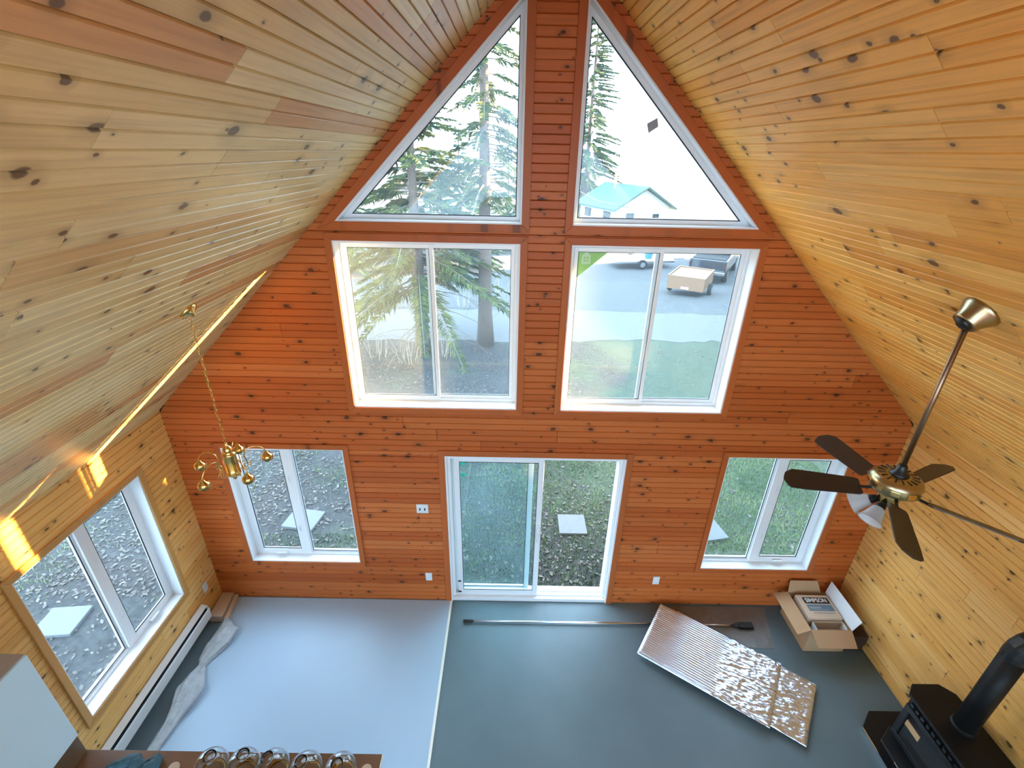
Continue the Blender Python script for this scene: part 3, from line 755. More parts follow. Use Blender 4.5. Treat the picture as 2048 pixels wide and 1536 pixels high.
MB().lathe([(0.046, -0.072), (0.034, -0.086), (0.022, -0.094), (0.012, -0.104), (0.014, -0.114), (0.004, -0.126)], 28).build('bottom_finial', 'brass', ch, smooth=True)
for th in (35, 107, 179, 251, 323):
    R0 = Matrix.Rotation(math.radians(th), 4, 'Z')
    pts = []
    ctrl = [(0.040, -0.045), (0.070, -0.062), (0.098, -0.040), (0.095, -0.005), (0.088, 0.045), (0.105, 0.085), (0.150, 0.098), (0.195, 0.080), (0.222, 0.045), (0.228, 0.020)]
    for a in range(len(ctrl) - 1):
        p0, p1, p2, p3 = ctrl[max(a - 1, 0)], ctrl[a], ctrl[a + 1], ctrl[min(a + 2, len(ctrl) - 1)]
        for s in range(4):
            t = s / 4
            q = [0.5 * ((2 * p1[c]) + (-p0[c] + p2[c]) * t + (2 * p0[c] - 5 * p1[c] + 4 * p2[c] - p3[c]) * t * t + (-p0[c] + 3 * p1[c] - 3 * p2[c] + p3[c]) * t ** 3) for c in (0, 1)]
            pts.append(R0 @ Vector((q[0], 0, q[1])))
    pts.append(R0 @ Vector((0.228, 0, 0.020)))
    arm = MB().tube(pts, 0.0042, 8).build('arm', 'brass', ch, smooth=True)
    cur = [R0 @ Vector((0.095 + 0.022 * math.cos(a), 0, -0.03 + 0.022 * math.sin(a))) for a in [k * .5 for k in range(-2, 9)]]
    MB().tube(cur, 0.0032, 6).build('scroll', 'brass', arm, smooth=True)
    MB().lathe([(0.006, 0.030), (0.012, 0.026), (0.016, 0.014), (0.030, 0.006), (0.038, -0.006), (0.040, -0.022), (0.036, -0.030), (0.037, -0.036), (0.033, -0.040)], 24, Matrix.Translation(R0 @ Vector((0.228, 0, 0.0)))).build('shade_holder', 'brass', ch, smooth=True)
    MB().lathe([(0.014, -0.03), (0.014, -0.055), (0.004, -0.056)], 16, Matrix.Translation(R0 @ Vector((0.228, 0, 0.0)))).build('lamp_socket', 'black', ch, smooth=True)

# ------------------------------------------------------------------ wood stove
st = empty('wood_stove', (3.30, -1.78, 0.0)); tag(st, 'black steel wood stove with glass door by the right wall', 'stove')
x0, x1, y0, y1, zt = -0.17, 0.20, -0.36, 0.36, 0.76
def octo(x0, x1, y0, y1, c): return [(x0, y0 + c), (x0 + c, y0), (x1 - c, y0), (x1, y0 + c), (x1, y1 - c), (x1 - c, y1), (x0 + c, y1), (x0, y1 - c)]
MB().prism(octo(x0 + .03, x1, y0 + .03, y1 - .03, 0.07), 0.20, zt).build('firebox', 'stove', st, bevel=0.006)
MB().prism(octo(x0 - .005, x1 + .02, y0, y1, 0.085), zt, zt + 0.03).build('top_plate', 'stove', st, bevel=0.006)
MB().prism(octo(x0 + .05, x1 - .03, y0 + .10, y1 - .10, 0.04), 0.036, 0.20).build('pedestal', 'stove', st, bevel=0.004)
MB().prism([(x0 - .11, y0 + .16), (x0 + .05, y0 + .04), (x0 + .05, y1 - .04), (x0 - .11, y1 - .16)], 0.24, 0.265).build('ash_lip', 'stove_hi', st, bevel=0.004)
fr = MB()
for a, b, c, e in ((y0 + .10, y1 - .10, 0.30, 0.35), (y0 + .10, y1 - .10, 0.64, 0.69), (y0 + .10, y0 + .15, 0.35, 0.64), (y1 - .15, y1 - .10, 0.35, 0.64)):
    fr.box(x0 - .005, x0 + .04, a, b, c, e)
dr = fr.build('door_frame', 'stove_hi', st, bevel=0.004)
MB().box(x0 + .012, x0 + .02, y0 + .14, y1 - .14, 0.34, 0.65).build('door_glass', 'stove_glass', dr)
MB().box(x0 + .006, x0 + .0115, 0.06, 0.20, 0.50, 0.56).build('glass_reflection', 'cardboard', dr)  # pale bar before the door glass stands in for a reflection
MB().tube([(x0 - .012, y0 + .07, 0.40), (x0 - .045, y0 + .07, 0.42), (x0 - .045, y0 + .07, 0.56), (x0 - .012, y0 + .07, 0.58)], 0.009, 8).build('door_handle', 'steel', dr, smooth=True)
MB().tube([(x0 - .115, -0.10, 0.27), (x0 - .125, -0.10, 0.27), (x0 - .125, 0.02, 0.27), (x0 - .115, 0.02, 0.27)], 0.004, 6).build('air_lever', 'steel', st)
for k in range(9): MB().box(x0 - .004, x0 + .03, y0 + .12 + k * .055, y0 + .15 + k * .055, 0.708, 0.735).build('vent_bar', 'stove_hi', st)
pc = empty('stove_pipe', (3.36, -1.76, 0.79)); tag(pc, 'black stove pipe rising from the stove and bending into the wall', 'pipe')
MB().lathe([(0.088, 0.0), (0.088, 0.02), (0.078, 0.03)], 28).build('collar', 'stove', pc, smooth=False)
MB().tube([(0, 0, 0.01), (0, 0, 0.86)], 0.076, 28).build('pipe_section', 'stove', pc, smooth=True)
el = [(0.0, 0, 0.84)]
for k in range(5):
    a = math.radians(k * 22.5); el.append((0.13 - 0.13 * math.cos(a), 0, 0.88 + 0.13 * math.sin(a)))
MB().tube(el + [(0.16, 0, 1.01)], 0.079, 28).build('elbow', 'stove_hi', pc, smooth=False)
MB().tube([(0.15, 0, 1.01), (0.255, 0, 1.01)], 0.076, 28).build('pipe_section', 'stove', pc, smooth=True)
MB().tube([(0.245, 0, 1.01), (0.255, 0, 1.01)], 0.11, 28).build('wall_flange', 'stove', pc)
hp = empty('hearth_pad', (0, 0, 0)); tag(hp, 'black hearth pad with bright metal edge under the stove', 'hearth pad')
pp = [(3.085, -1.36), (3.24, -1.21), (3.60, -1.21), (3.60, -2.40), (3.085, -2.40)]
MB().prism(pp, 0.0, 0.035).build('pad', 'stove', hp)
MB().box(3.079, 3.087, -2.40, -1.36, 0.0, 0.038).build('edge_trim', 'steel', hp)

# ------------------------------------------------------------------ foil insulation sheets
def foil(name, cx, cy, ang, L, Wd, z0, th, seed, ridge_to, label, crumple=0.006):
    e = MB(); nu, nv = 130, 216
    rr = random.Random(seed)
    def top(u, v):
        x = (u - .5) * L; y = (v - .5) * Wd
        h = th
        k = max(0.0, min(1.0, (ridge_to - u) * 14))
        h += k * 0.0045 * math.sin(2 * math.pi * v * 27 + 1.2 * noise.noise(Vector((x * 2, y * 3, 5))))
        m = (1 - k) * crumple + 0.0015
        h += m * (noise.noise(Vector((x * 12, y * 34, seed))) + 0.6 * noise.noise(Vector((x * 34, y * 60, seed + 3))))
        h += 0.008 * noise.noise(Vector((x * 1.7, y * 2, seed + 9)))
        ed = min(u, 1 - u) * L; ed2 = min(v, 1 - v) * Wd; q = min(ed, ed2)
        if q < 0.03: h -= (0.03 - q) * 0.35
        return (x, y, z0 + max(0.004, h))
    for j in range(nv + 1):
        for i in range(nu + 1): e.v.append(top(i / nu, j / nv))
    w = nu + 1
    e.f = [(j * w + i, j * w + i + 1, (j + 1) * w + i + 1, (j + 1) * w + i) for j in range(nv) for i in range(nu)]
    ring = [i for i in range(w)] + [j * w + nu for j in range(1, nv + 1)] + [nv * w + i for i in range(nu - 1, -1, -1)] + [j * w for j in range(nv - 1, 0, -1)]
    o = len(e.v)
    for i in ring: e.v.append((e.v[i][0], e.v[i][1], z0))
    nr = len(ring)
    e.f += [(ring[k], o + k, o + (k + 1) % nr, ring[(k + 1) % nr]) for k in range(nr)]
    e.f.append(tuple(o + k for k in range(nr)))
    ob = e.build(name, 'foil', loc=(cx, cy, 0), rot=(0, 0, ang), smooth=True)
    return tag(ob, label, 'insulation')
A34 = math.radians(-34.0)
foil('foil_insulation', 2.09, -0.835, math.radians(-36), 1.42, 0.70, 0.036, 0.022, 4, 0.25, 'lower foil insulation sheet, crumpled ends sticking out beneath the upper one', 0.007)
foil('foil_insulation', 1.86, -0.735, A34, 1.28, 0.745, 0.072, 0.022, 12, 0.62, 'ridged silver foil insulation board lying on top of another sheet', 0.010)
tag(MB().prism([(1.62, -0.50), (2.66, -0.56), (2.78, -0.03), (1.66, -0.03)], 0.001, 0.004).build('plastic_sheet', 'plastic_sheet'), 'dull translucent plastic sheet on the floor beneath the pole end', 'plastic sheet')
pe = empty('extension_pole', (0, 0, 0)); tag(pe, 'long metal extension pole lying on the floor by the patio door', 'pole')
MB().tube([(-0.66, -0.293, 0.024), (1.9, -0.294, 0.026)], 0.0125, 12).build('tube', 'steel', pe, smooth=True)
MB().tube([(1.88, -0.294, 0.026), (2.36, -0.296, 0.026)], 0.0095, 12).build('inner_tube', 'steel', pe, smooth=True)
MB().tube([(-0.75, -0.293, 0.024), (-0.73, -0.293, 0.024), (-0.66, -0.293, 0.024), (-0.64, -0.293, 0.024)], [0.012, 0.017, 0.017, 0.014], 12).build('grip', 'black', pe, smooth=True)
MB().tube([(2.30, -0.296, 0.026), (2.36, -0.296, 0.028), (2.40, -0.296, 0.028)], [0.014, 0.024, 0.022], 12).box(2.37, 2.53, -0.335, -0.262, 0.0085, 0.045).build('clamp_head', 'black', pe, bevel=0.006)

# ------------------------------------------------------------------ cardboard boxes in the corner
bx = empty('cardboard_box', (3.17, -0.33, 0.0)); tag(bx, 'open brown cardboard box with folded out flaps in the right corner', 'box')
w, l, hh, t = 0.215, 0.245, 0.33, 0.004
MB().box(-w, w, -l, l, 0.0, t).build('bottom', 'cardboard', bx)
MB().box(-w, -w + t, -l, l, t, hh).build('side', 'cardboard', bx); MB().box(w - t, w, -l, l, t, hh).build('side', 'cardboard', bx)
MB().box(-w + t, w - t, -l, -l + t, t, hh).build('side', 'cardboard', bx); MB().box(-w + t, w - t, l - t, l, t, hh).build('side', 'cardboard', bx)
def flap(pts, mat):
    m = MB(); a, b, c, d4 = [Vector(p) for p in pts]; nn = (b - a).cross(d4 - a).normalized() * 0.004
    m.add([a, b, c, d4, a + nn, b + nn, c + nn, d4 + nn], [(0, 3, 2, 1), (4, 5, 6, 7), (0, 1, 5, 4), (1, 2, 6, 5), (2, 3, 7, 6), (3, 0, 4, 7)]); return m.build('flap', mat, bx)
flap([(-w, -l, hh), (-w, l, hh), (-w - 0.155, l + 0.01, hh - 0.03), (-w - 0.155, -l - 0.03, hh - 0.03)], 'cardboard')
flap([(-w, -l, hh), (w, -l, hh), (w + .0, -l - 0.14, hh - 0.09), (-w + .02, -l - 0.14, hh - 0.09)], 'cardboard')
flap([(w, -l, hh), (w, l, hh), (w + 0.03, l + .01, hh + 0.17), (w + 0.03, -l - .03, hh + 0.17)], 'card_white')
flap([(-w, l, hh), (w - .05, l, hh), (w - .10, l + 0.05, hh + 0.13), (-w + .02, l + 0.05, hh + 0.13)], 'cardboard')
ct = empty('carton', (3.17, -0.295, 0.004)); tag(ct, 'closed pale carton with black printed label inside the open box', 'carton')
MB().box(-0.17, 0.19, -0.15, 0.15, 0.0, 0.352).build('carton_body', 'cardboard_l', ct, bevel=0.003)
lb = MB().box(-0.115, 0.165, 0.035, 0.115, 0.3522, 0.3530).build('label', 'ink', ct)
MB().box(-0.115, 0.165, -0.060, 0.022, 0.3522, 0.3530).build('label_band', 'ink_blue', ct)
MB().box(-0.10, 0.03, -0.030, -0.005, 0.3531, 0.3536).box(-0.10, 0.10, -0.046, -0.038, 0.3531, 0.3536).build('print_line', 'ink_grey', ct)
MB().box(-0.09, 0.14, -0.095, -0.078, 0.3522, 0.3528).build('print_line', 'ink_grey', ct)
def text_mesh(s, size, mat, parent, loc, width=None):
    cu = bpy.data.curves.new('lettering', 'FONT'); cu.body = s; cu.size = size; cu.align_x = 'CENTER'; cu.align_y = 'CENTER'; cu.extrude = 0.0003; cu.offset = size * 0.02
    to = bpy.data.objects.new('tmp', cu); COL.objects.link(to)
    dg = bpy.context.evaluated_depsgraph_get(); me = bpy.data.meshes.new_from_object(to.evaluated_get(dg)); bpy.data.objects.remove(to)
    me.materials.clear(); me.materials.append(M[mat])
    if width:
        xs = [v.co.x for v in me.vertices]; k = width / (max(xs) - min(xs))
        for v in me.vertices: v.co.x *= k
    o = bpy.data.objects.new('lettering', me); COL.objects.link(o); o.parent = parent; o.location = loc; return o
text_mesh('SIMPSON', 0.072, 'paper', lb, (0.025, 0.075, 0.3533), 0.235)
sc_ = empty('carton', (3.19, -0.505, 0.004)); tag(sc_, 'small open carton with a white end at the front of the open box', 'carton')
a0, a1, b0, b1, hc = -0.16, 0.165, -0.055, 0.05, 0.32
MB().box(a0, a0 + .003, b0, b1, 0, hc).build('end_panel', 'card_white', sc_); MB().box(a1 - .003, a1, b0, b1, 0, hc).build('end_panel', 'card_white', sc_)
MB().box(a0, a1, b0, b0 + .003, 0, hc).build('side', 'cardboard_l', sc_); MB().box(a0, a1, b1 - .003, b1, 0, hc).build('side', 'cardboard_l', sc_)
MB().box(a0, a1, b0, b1, 0, .003).build('bottom', 'cardboard_l', sc_)
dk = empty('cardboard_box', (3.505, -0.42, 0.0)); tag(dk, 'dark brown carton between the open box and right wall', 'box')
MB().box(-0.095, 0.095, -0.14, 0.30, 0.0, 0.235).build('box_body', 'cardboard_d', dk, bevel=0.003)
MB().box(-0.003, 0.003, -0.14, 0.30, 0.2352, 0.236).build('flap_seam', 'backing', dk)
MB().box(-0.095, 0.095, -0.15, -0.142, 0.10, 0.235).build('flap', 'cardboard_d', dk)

# ------------------------------------------------------------------ left floor: cardboard strips and plastic wrap
for pts, z0, z1, lab in (([(-3.585, -0.34), (-3.43, -0.34), (-3.47, -0.015), (-3.60, -0.015)], 0.0005, 0.085, 'wide flat cardboard strip lying in the left corner behind the heater'),
                         ([(-3.415, -0.34), (-3.375, -0.34), (-3.425, -0.015), (-3.462, -0.015)], 0.0105, 0.060, 'narrow upright brown cardboard strip beside the white floor sheet')):
    tag(MB().prism(pts, z0, z1).build('cardboard_strip', 'cardboard_l'), lab, 'cardboard')
path = [(-3.375, -0.36, .05), (-3.30, -0.47, .055), (-3.31, -0.63, .05), (-3.355, -0.80, .035), (-3.36, -0.88, .028), (-3.345, -0.98, .045), (-3.325, -1.12, .065), (-3.315, -1.26, .055), (-3.33, -1.42, .035), (-3.34, -1.60, .03), (-3.34, -1.85, .03)]
wid = [.03, .095, .105, .06, .035, .075, .115, .095, .06, .05, .05]
pm = MB(); seg = 40; NN = 90
for i in range(NN + 1):
    t = i / NN * (len(path) - 1); a = min(int(t), len(path) - 2); ft = t - a; ft = ft * ft * (3 - 2 * ft)
    c = Vector(path[a]).lerp(Vector(path[a + 1]), ft); ww = wid[a] + (wid[a + 1] - wid[a]) * ft
    for k in range(seg):
        an = 2 * math.pi * k / seg
        rx = ww * (1 + 0.35 * noise.noise(Vector((math.cos(an) * 2.3, math.sin(an) * 2.3, i * .05))) + 0.16 * noise.noise(Vector((math.cos(an) * 6, math.sin(an) * 6, i * .11))))
        rz = c.z * (0.95 + 0.55 * noise.noise(Vector((math.cos(an) * 4 + 7, math.sin(an) * 4, i * .06))))
        pm.v.append((c.x + rx * math.cos(an), c.y + 0.02 * noise.noise(Vector((an, i * .2, 3))), max(0.012, c.z + rz * math.sin(an))))
pm.f = [(i * seg + k, i * seg + (k + 1) % seg, (i + 1) * seg + (k + 1) % seg, (i + 1) * seg + k) for i in range(NN) for k in range(seg)] + [tuple(range(seg))[::-1], tuple(range(NN * seg, NN * seg + seg))]
tag(pm.build('plastic_wrap', 'plastic', smooth=True), 'crumpled clear plastic wrap bunched along the left heater', 'plastic wrap')

# ------------------------------------------------------------------ kitchen corner: wall cabinet, counter, shades
kc = empty('wall_cabinet', (-3.01, -2.60, 1.375)); tag(kc, 'white kitchen wall cabinet at the lower left edge', 'cabinet')
MB().box(-0.29, -0.020, -0.52, 0.38, 0.0, 0.785).build('cabinet_body', 'cab_white', kc)
MB().box(-0.30, -0.018, -0.52, 0.382, 0.785, 0.795).build('top_board', 'cab_top', kc)
MB().box(-0.018, 0.0, -0.145, 0.380, 0.004, 0.792).build('door', 'cab_white', kc, bevel=0.003)
MB().box(-0.018, 0.0, -0.52, -0.152, 0.004, 0.792).build('door', 'cab_white', kc, bevel=0.003)
tag(MB().box(-3.605, -3.225, -3.30, -2.09, 0.931, 1.372).build('backsplash', 'brown_panel'), 'brown wood panel beneath the white wall cabinet', 'panel')
ct2 = empty('bar_counter', (-2.2, -2.4, 0.0)); tag(ct2, 'brown laminate bar counter end with glass shades on it', 'counter')
MB().box(-1.40, 1.068, -0.36, 0.318, 0.892, 0.930).build('worktop', 'laminate', ct2, bevel=0.002)
MB().box(1.062, 1.071, -0.36, 0.318, 0.892, 0.930).build('end_strip', 'strip', ct2)
MB().box(-1.39, 1.00, -0.33, 0.25, 0.0, 0.892).build('base_cabinet', 'cab_white', ct2)
ordn = ('leftmost clear glass lamp shade on the brown counter', 'second clear glass lamp shade from the left on the counter', 'middle clear glass lamp shade of the row on the counter', 'fourth clear glass lamp shade from the left on the counter', 'rightmost clear glass lamp shade on the brown counter')
for k, (gx, gy) in enumerate(((-2.262, -2.235), (-2.045, -2.240), (-1.822, -2.235), (-1.598, -2.240), (-1.372, -2.238))):
    g = empty('glass_shade', (gx, gy + .025, 0.944)); g.scale = (1.22, 1.22, 1.22); tag(g, ordn[k], 'lamp shade', 'clear glass lamp shades on the counter')
    g.rotation_euler = (math.radians(6 * math.sin(k * 2.1)), math.radians(8), k * 1.3)
    prof = [(0.055, 0.004), (0.060, 0.002), (0.078, 0.022), (0.088, 0.050), (0.086, 0.082), (0.072, 0.112), (0.050, 0.130), (0.030, 0.138), (0.028, 0.150), (0.033, 0.158), (0.030, 0.158), (0.025, 0.150), (0.027, 0.136), (0.048, 0.126), (0.069, 0.110), (0.083, 0.082), (0.085, 0.050), (0.075, 0.024), (0.058, 0.006)]
    MB().lathe(prof, 36, cap=False).build('glass_bowl', 'globe', g, smooth=True)
    MB().lathe([(0.054, -0.002), (0.063, -0.002), (0.068, 0.006), (0.066, 0.010), (0.060, 0.004)], 36, cap=False).build('brass_rim', 'brass', g, smooth=True)
for (gx, gy, lab) in ((-2.54, -2.195, 'small round wooden cap left of the glass shades'), (-1.215, -2.19, 'small round wooden cap right of the glass shades')):
    c = MB().lathe([(0.0, 0.0), (0.034, 0.0), (0.036, 0.004), (0.036, 0.020), (0.030, 0.026), (0.022, 0.024), (0.0, 0.024)], 28, cap=False)
    tag(c.build('wooden_cap', 'cardboard_l', loc=(gx, gy, 0.931), smooth=False), lab, 'cap')
cm = MB(); seg = 24
cp = [(-3.02, -2.24, .03), (-2.94, -2.185, .035), (-2.84, -2.16, .04), (-2.76, -2.19, .03), (-2.70, -2.165, .045), (-2.67, -2.20, .05), (-2.66, -2.27, .03)]
for i in range(49):
    t = i / 48 * (len(cp) - 1); a = min(int(t), len(cp) - 2); c = Vector(cp[a]).lerp(Vector(cp[a + 1]), t - a)
    for k in range(seg):
        an = 2 * math.pi * k / seg; r = c.z * (1 + .5 * noise.noise(Vector((math.cos(an) * 2, math.sin(an) * 2, i * .22))))
        cm.v.append((c.x + 0.6 * r * math.cos(an), c.y + r * math.cos(an), 0.934 + max(0, c.z * .7 + r * math.sin(an) * .8)))
cm.f = [(i * seg + k, i * seg + (k + 1) % seg, (i + 1) * seg + (k + 1) % seg, (i + 1) * seg + k) for i in range(48) for k in range(seg)] + [tuple(range(seg))[::-1], tuple(range(48 * seg, 49 * seg))]
tag(cm.build('cloth', 'cloth', smooth=True), 'crumpled blue grey cloth on the brown counter', 'cloth')

# ------------------------------------------------------------------ window stickers
s = empty('window_sticker', (0.285, 0.127, 4.085)); tag(s, 'green triangular sticker with house emblem in the upper window corner', 'sticker')
MB().prism([(0, 0), (0.275, 0), (0, -0.24)], -0.001, 0.0, 'y').build('film', 'green_film', s)
em = MB().prism([(0.03, -0.125), (0.105, -0.125), (0.105, -0.055), (0.0675, -0.02), (0.03, -0.055)], -0.0018, -0.0012, 'y')
eo = em.build('house_emblem', 'pale_film', s)
q = MB()
for a in (0.048, 0.072):
    for b in (-0.105, -0.08): q.box(a, a + .016, -0.0024, -0.0019, b, b + .016)
q.build('emblem_window', 'green_film', eo)
tag(MB().prism([(0.725, 5.02), (0.80, 5.06), (0.815, 5.00), (0.745, 4.955)], 0.126, 0.128, 'y').build('window_tag', 'grey_film'), 'small grey paper tag on the right triangle window', 'tag')
for zz in (1.93, 1.79): tag(MB().lathe([(0.0, 0.0), (0.022, 0.0), (0.022, 0.001), (0.0, 0.001)], 16, Matrix.Rotation(math.pi / 2, 4, 'X'), cap=False).build('tape_dot', 'teal_film', loc=(-0.74, 0.054, zz)), ('upper' if zz > 1.9 else 'lower') + ' teal tape dot on the patio door glass', 'tape')

# ------------------------------------------------------------------ outside: concrete slabs
for (cx, cy, wx, wy, rz, lab) in ((0.73, 1.73, .42, .42, 0.0, 'square concrete slab in the grass outside the open patio door'),
                                  (-3.42, 1.74, .50, .42, -0.15, 'concrete slab outside the lower left gable window'),
                                  (2.86, 1.66, .34, .42, 0.2, 'concrete slab outside the lower right gable window'),
                                  (-5.60, -0.09, .46, .40, 0.1, 'concrete slab outside the window of the left wall')):
    tag(MB().box(-wx / 2, wx / 2, -wy / 2, wy / 2, 0, 0.05).build('concrete_slab', 'concrete', loc=(cx, cy, GZ), rot=(0, 0, rz), bevel=0.008), lab, 'slab')

# ------------------------------------------------------------------ outside: grass and leaves (uncountable)
def scatter(name, n, region, mat, blade, seed, label, cat):
    rr = random.Random(seed); mb = MB()
    made = 0
    while made < n:
        x, y = region(rr)
        if x is None: continue
        made += 1
        a = rr.random() * 6.283
        if blade:
            hgt = 0.02 + 0.05 * rr.random(); w = 0.004 + .004 * rr.random(); lean = 0.5 * rr.random() * hgt
            c, s_ = math.cos(a), math.sin(a)
            mb.add([(x - w * c, y - w * s_, GZ), (x + w * c, y + w * s_, GZ), (x - s_ * lean, y + c * lean, GZ + hgt)], [(0, 1, 2)])
        else:
            r = 0.016 + 0.028 * rr.random(); z = GZ + 0.004 + 0.02 * rr.random(); t = (rr.random() - .5) * .9
            c, s_ = math.cos(a), math.sin(a)
            mb.add([(x - r * c, y - r * s_, z), (x + .5 * r * s_, y - .5 * r * c, z + r * .4 * t + .004), (x + r * c, y + r * s_, z + r * t), (x - .5 * r * s_, y + .5 * r * c, z - .3 * r * t + .006)], [(0, 1, 2, 3)])
    return tag(mb.build(name, mat), label, cat, kind='stuff')
def reg_grass(rr):
    x = rr.uniform(-4.5, 5.5); y = rr.uniform(0.3, 5.0)
    k = noise.noise(Vector((x * .9, y * .9, 1.0))) + 0.10 * x - 0.02 * y + (0.35 if -1.5 < x else 0.0) + (0.8 if y < 1.45 else 0)
    return (x, y) if k > rr.uniform(-0.35, 0.45) else (None, None)
def reg_leaf(rr):
    x = rr.uniform(-6.5, 5.5); y = 0.3 + 9.0 * rr.random() ** 1.2
    k = noise.noise(Vector((x * .6, y * .6, 4.0))) - 0.10 * x
    return (x, y) if k > rr.uniform(-0.6, 0.5) else (None, None)
def reg_side_g(rr):
    x = rr.uniform(-11, -4.0); y = rr.uniform(-2.2, 3.5)
    k = noise.noise(Vector((x * .6, y * .6, 2.0))) - 0.12 * (x + 6.5)
    return (x, y) if k > rr.uniform(-0.3, 0.5) else (None, None)
def reg_side_l(rr):
    return rr.uniform(-11, -4.0), rr.uniform(-2.2, 4.0)
scatter('lawn_grass', 60000, reg_grass, 'grass', True, 1, 'short patchy lawn grass in front of the gable', 'grass')
scatter('fallen_leaves', 9000, reg_leaf, 'leaves', False, 2, 'dry fallen leaves over the front yard', 'leaves')
scatter('lawn_grass', 12000, reg_side_g, 'grass', True, 3, 'sunlit lawn grass beside the left wall', 'grass')
scatter('fallen_leaves', 5000, reg_side_l, 'leaves', False, 5, 'dry fallen leaves beside the left wall', 'leaves')

# ------------------------------------------------------------------ outside: conifers
def spruce(name, loc, h, rad, base, seed, label, mat='needles', dens=1.0, trunk=0.17, bare=0, droop=0.35, top_r=0.25, group=None, ws=1.0):
    rr = random.Random(seed)
    e = empty(name, loc); tag(e, label, 'tree', group)
    pts = [(0.05 * noise.noise(Vector((0, i * .4, seed))), 0.05 * noise.noise(Vector((3, i * .4, seed))), h * i / 12) for i in range(13)]
    MB().tube(pts, [trunk * (1.25 if i == 0 else 1) * (1 - 0.93 * i / 12) + 0.01 for i in range(13)], 10).build('trunk', 'bark', e, smooth=True)
    fo = MB(); br = MB()
    nb = int(h * 13 * dens)
    for b in range(nb):
        t = (b + rr.random()) / nb; z = base + (h - base) * t
        L = rad * ((1 - t) ** 0.85) * (0.65 + 0.5 * rr.random()) + top_r * (1 - t) * .3 + 0.10
        a = rr.random() * 6.283; ca, sa = math.cos(a), math.sin(a)
        rise = 0.25 * L * (t * 1.4 - 0.35)
        P = []
        for k in range(6):
            u = k / 5; P.append(Vector((ca * L * u, sa * L * u, z + rise * u - droop * L * u * u * (1 - t * .6) + 0.12 * L * max(0, u - .7))))
        br.tube(P, [0.018 * (1 - .8 * k / 5) * (0.4 + L / rad) for k in range(6)], 4, cap=False)
        nt = max(5, int(L * 24))
        for q in range(nt):
            u = 0.18 + 0.82 * (q + rr.random()) / nt
            i = min(int(u * 5), 4); f = u * 5 - i; c = P[i].lerp(P[i + 1], f)
            for sd in (-1, 1):
                tl = (0.13 + 0.15 * L * (1 - u)) * (0.6 + .7 * rr.random())
                dirv = Vector((ca * .75 - sd * sa * .8, sa * .75 + sd * ca * .8, 0.15 - .75 * rr.random())).normalized()
                sidev = dirv.cross(Vector((0, 0, 1))).normalized(); upv = Vector((0, 0, 1))
                w = (0.012 + 0.016 * rr.random()) * ws
                m = c + dirv * tl * .5; tip = c + dirv * tl + Vector((0, 0, -0.15 * tl))
                fo.add([c, m + sidev * w, tip, m - sidev * w], [(0, 1, 2, 3)])
                fo.add([c, m + upv * w * .8, tip, m - upv * w * 1.2], [(0, 1, 2, 3)])
    br.build('branches', 'twig', e); fo.build('foliage', mat, e)
    for k in range(bare):
        a = rr.random() * 6.283; z = 0.5 + (base + .8) * rr.random(); L = rad * (0.4 + .45 * rr.random()); dz = -0.25 - .3 * rr.random()
        bb = MB(); main = [Vector((math.cos(a) * L * u, math.sin(a) * L * u, z + dz * L * u * u + .15 * u)) for u in (0, .25, .5, .75, 1)]
        bb.tube(main, [.016, .012, .009, .006, .003], 5)
        for q in range(4):
            s0 = main[1].lerp(main[4], rr.random()); s1 = s0 + Vector((rr.uniform(-.35, .35), rr.uniform(-.35, .35), rr.uniform(-.35, .1)))
            bb.tube([s0, s1], [.006, .002], 4)
        bb.build('dead_branch', 'twig', e)
    return e
spruce('spruce', (-2.75, 8.7, GZ), 8.2, 3.0, 1.9, 21, 'large spruce with dead lower branches left of the bare trunk', dens=1.5, trunk=0.19, bare=22)
spruce('spruce', (-1.02, 9.4, GZ), 11.5, 1.5, 4.2, 33, 'tall slim spruce with a thick bare trunk beside the road', dens=0.7, trunk=0.21, bare=6, droop=.45)
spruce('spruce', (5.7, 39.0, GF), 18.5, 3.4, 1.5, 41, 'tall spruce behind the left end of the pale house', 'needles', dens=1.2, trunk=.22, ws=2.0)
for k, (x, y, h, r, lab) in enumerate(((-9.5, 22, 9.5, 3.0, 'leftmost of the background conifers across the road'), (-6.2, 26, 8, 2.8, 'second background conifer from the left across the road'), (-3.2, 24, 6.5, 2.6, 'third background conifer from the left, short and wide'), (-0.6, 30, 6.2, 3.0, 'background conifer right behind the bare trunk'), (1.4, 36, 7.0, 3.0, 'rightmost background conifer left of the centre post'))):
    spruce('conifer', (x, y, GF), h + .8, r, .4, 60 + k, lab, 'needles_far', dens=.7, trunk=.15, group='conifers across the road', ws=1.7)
def shrub(name, loc, h, n, seed, label, mat='sticks'):
    rr = random.Random(seed); e = empty(name, loc); tag(e, label, 'shrub', 'bare shrubs near the road')
    for k in range(n):
        a = rr.random() * 6.283; r = .3 * rr.random(); b = Vector((r * math.cos(a), r * math.sin(a), 0)); hh = h * (.6 + .5 * rr.random())
        m = MB(); m.tube([b, b * 1.4 + Vector((rr.uniform(-.08, .08), rr.uniform(-.08, .08), hh * .5)), b * 2 + Vector((rr.uniform(-.25, .25), rr.uniform(-.25, .25), hh))], [.007, .005, .002], 4)
        m.build('stem', mat, e)
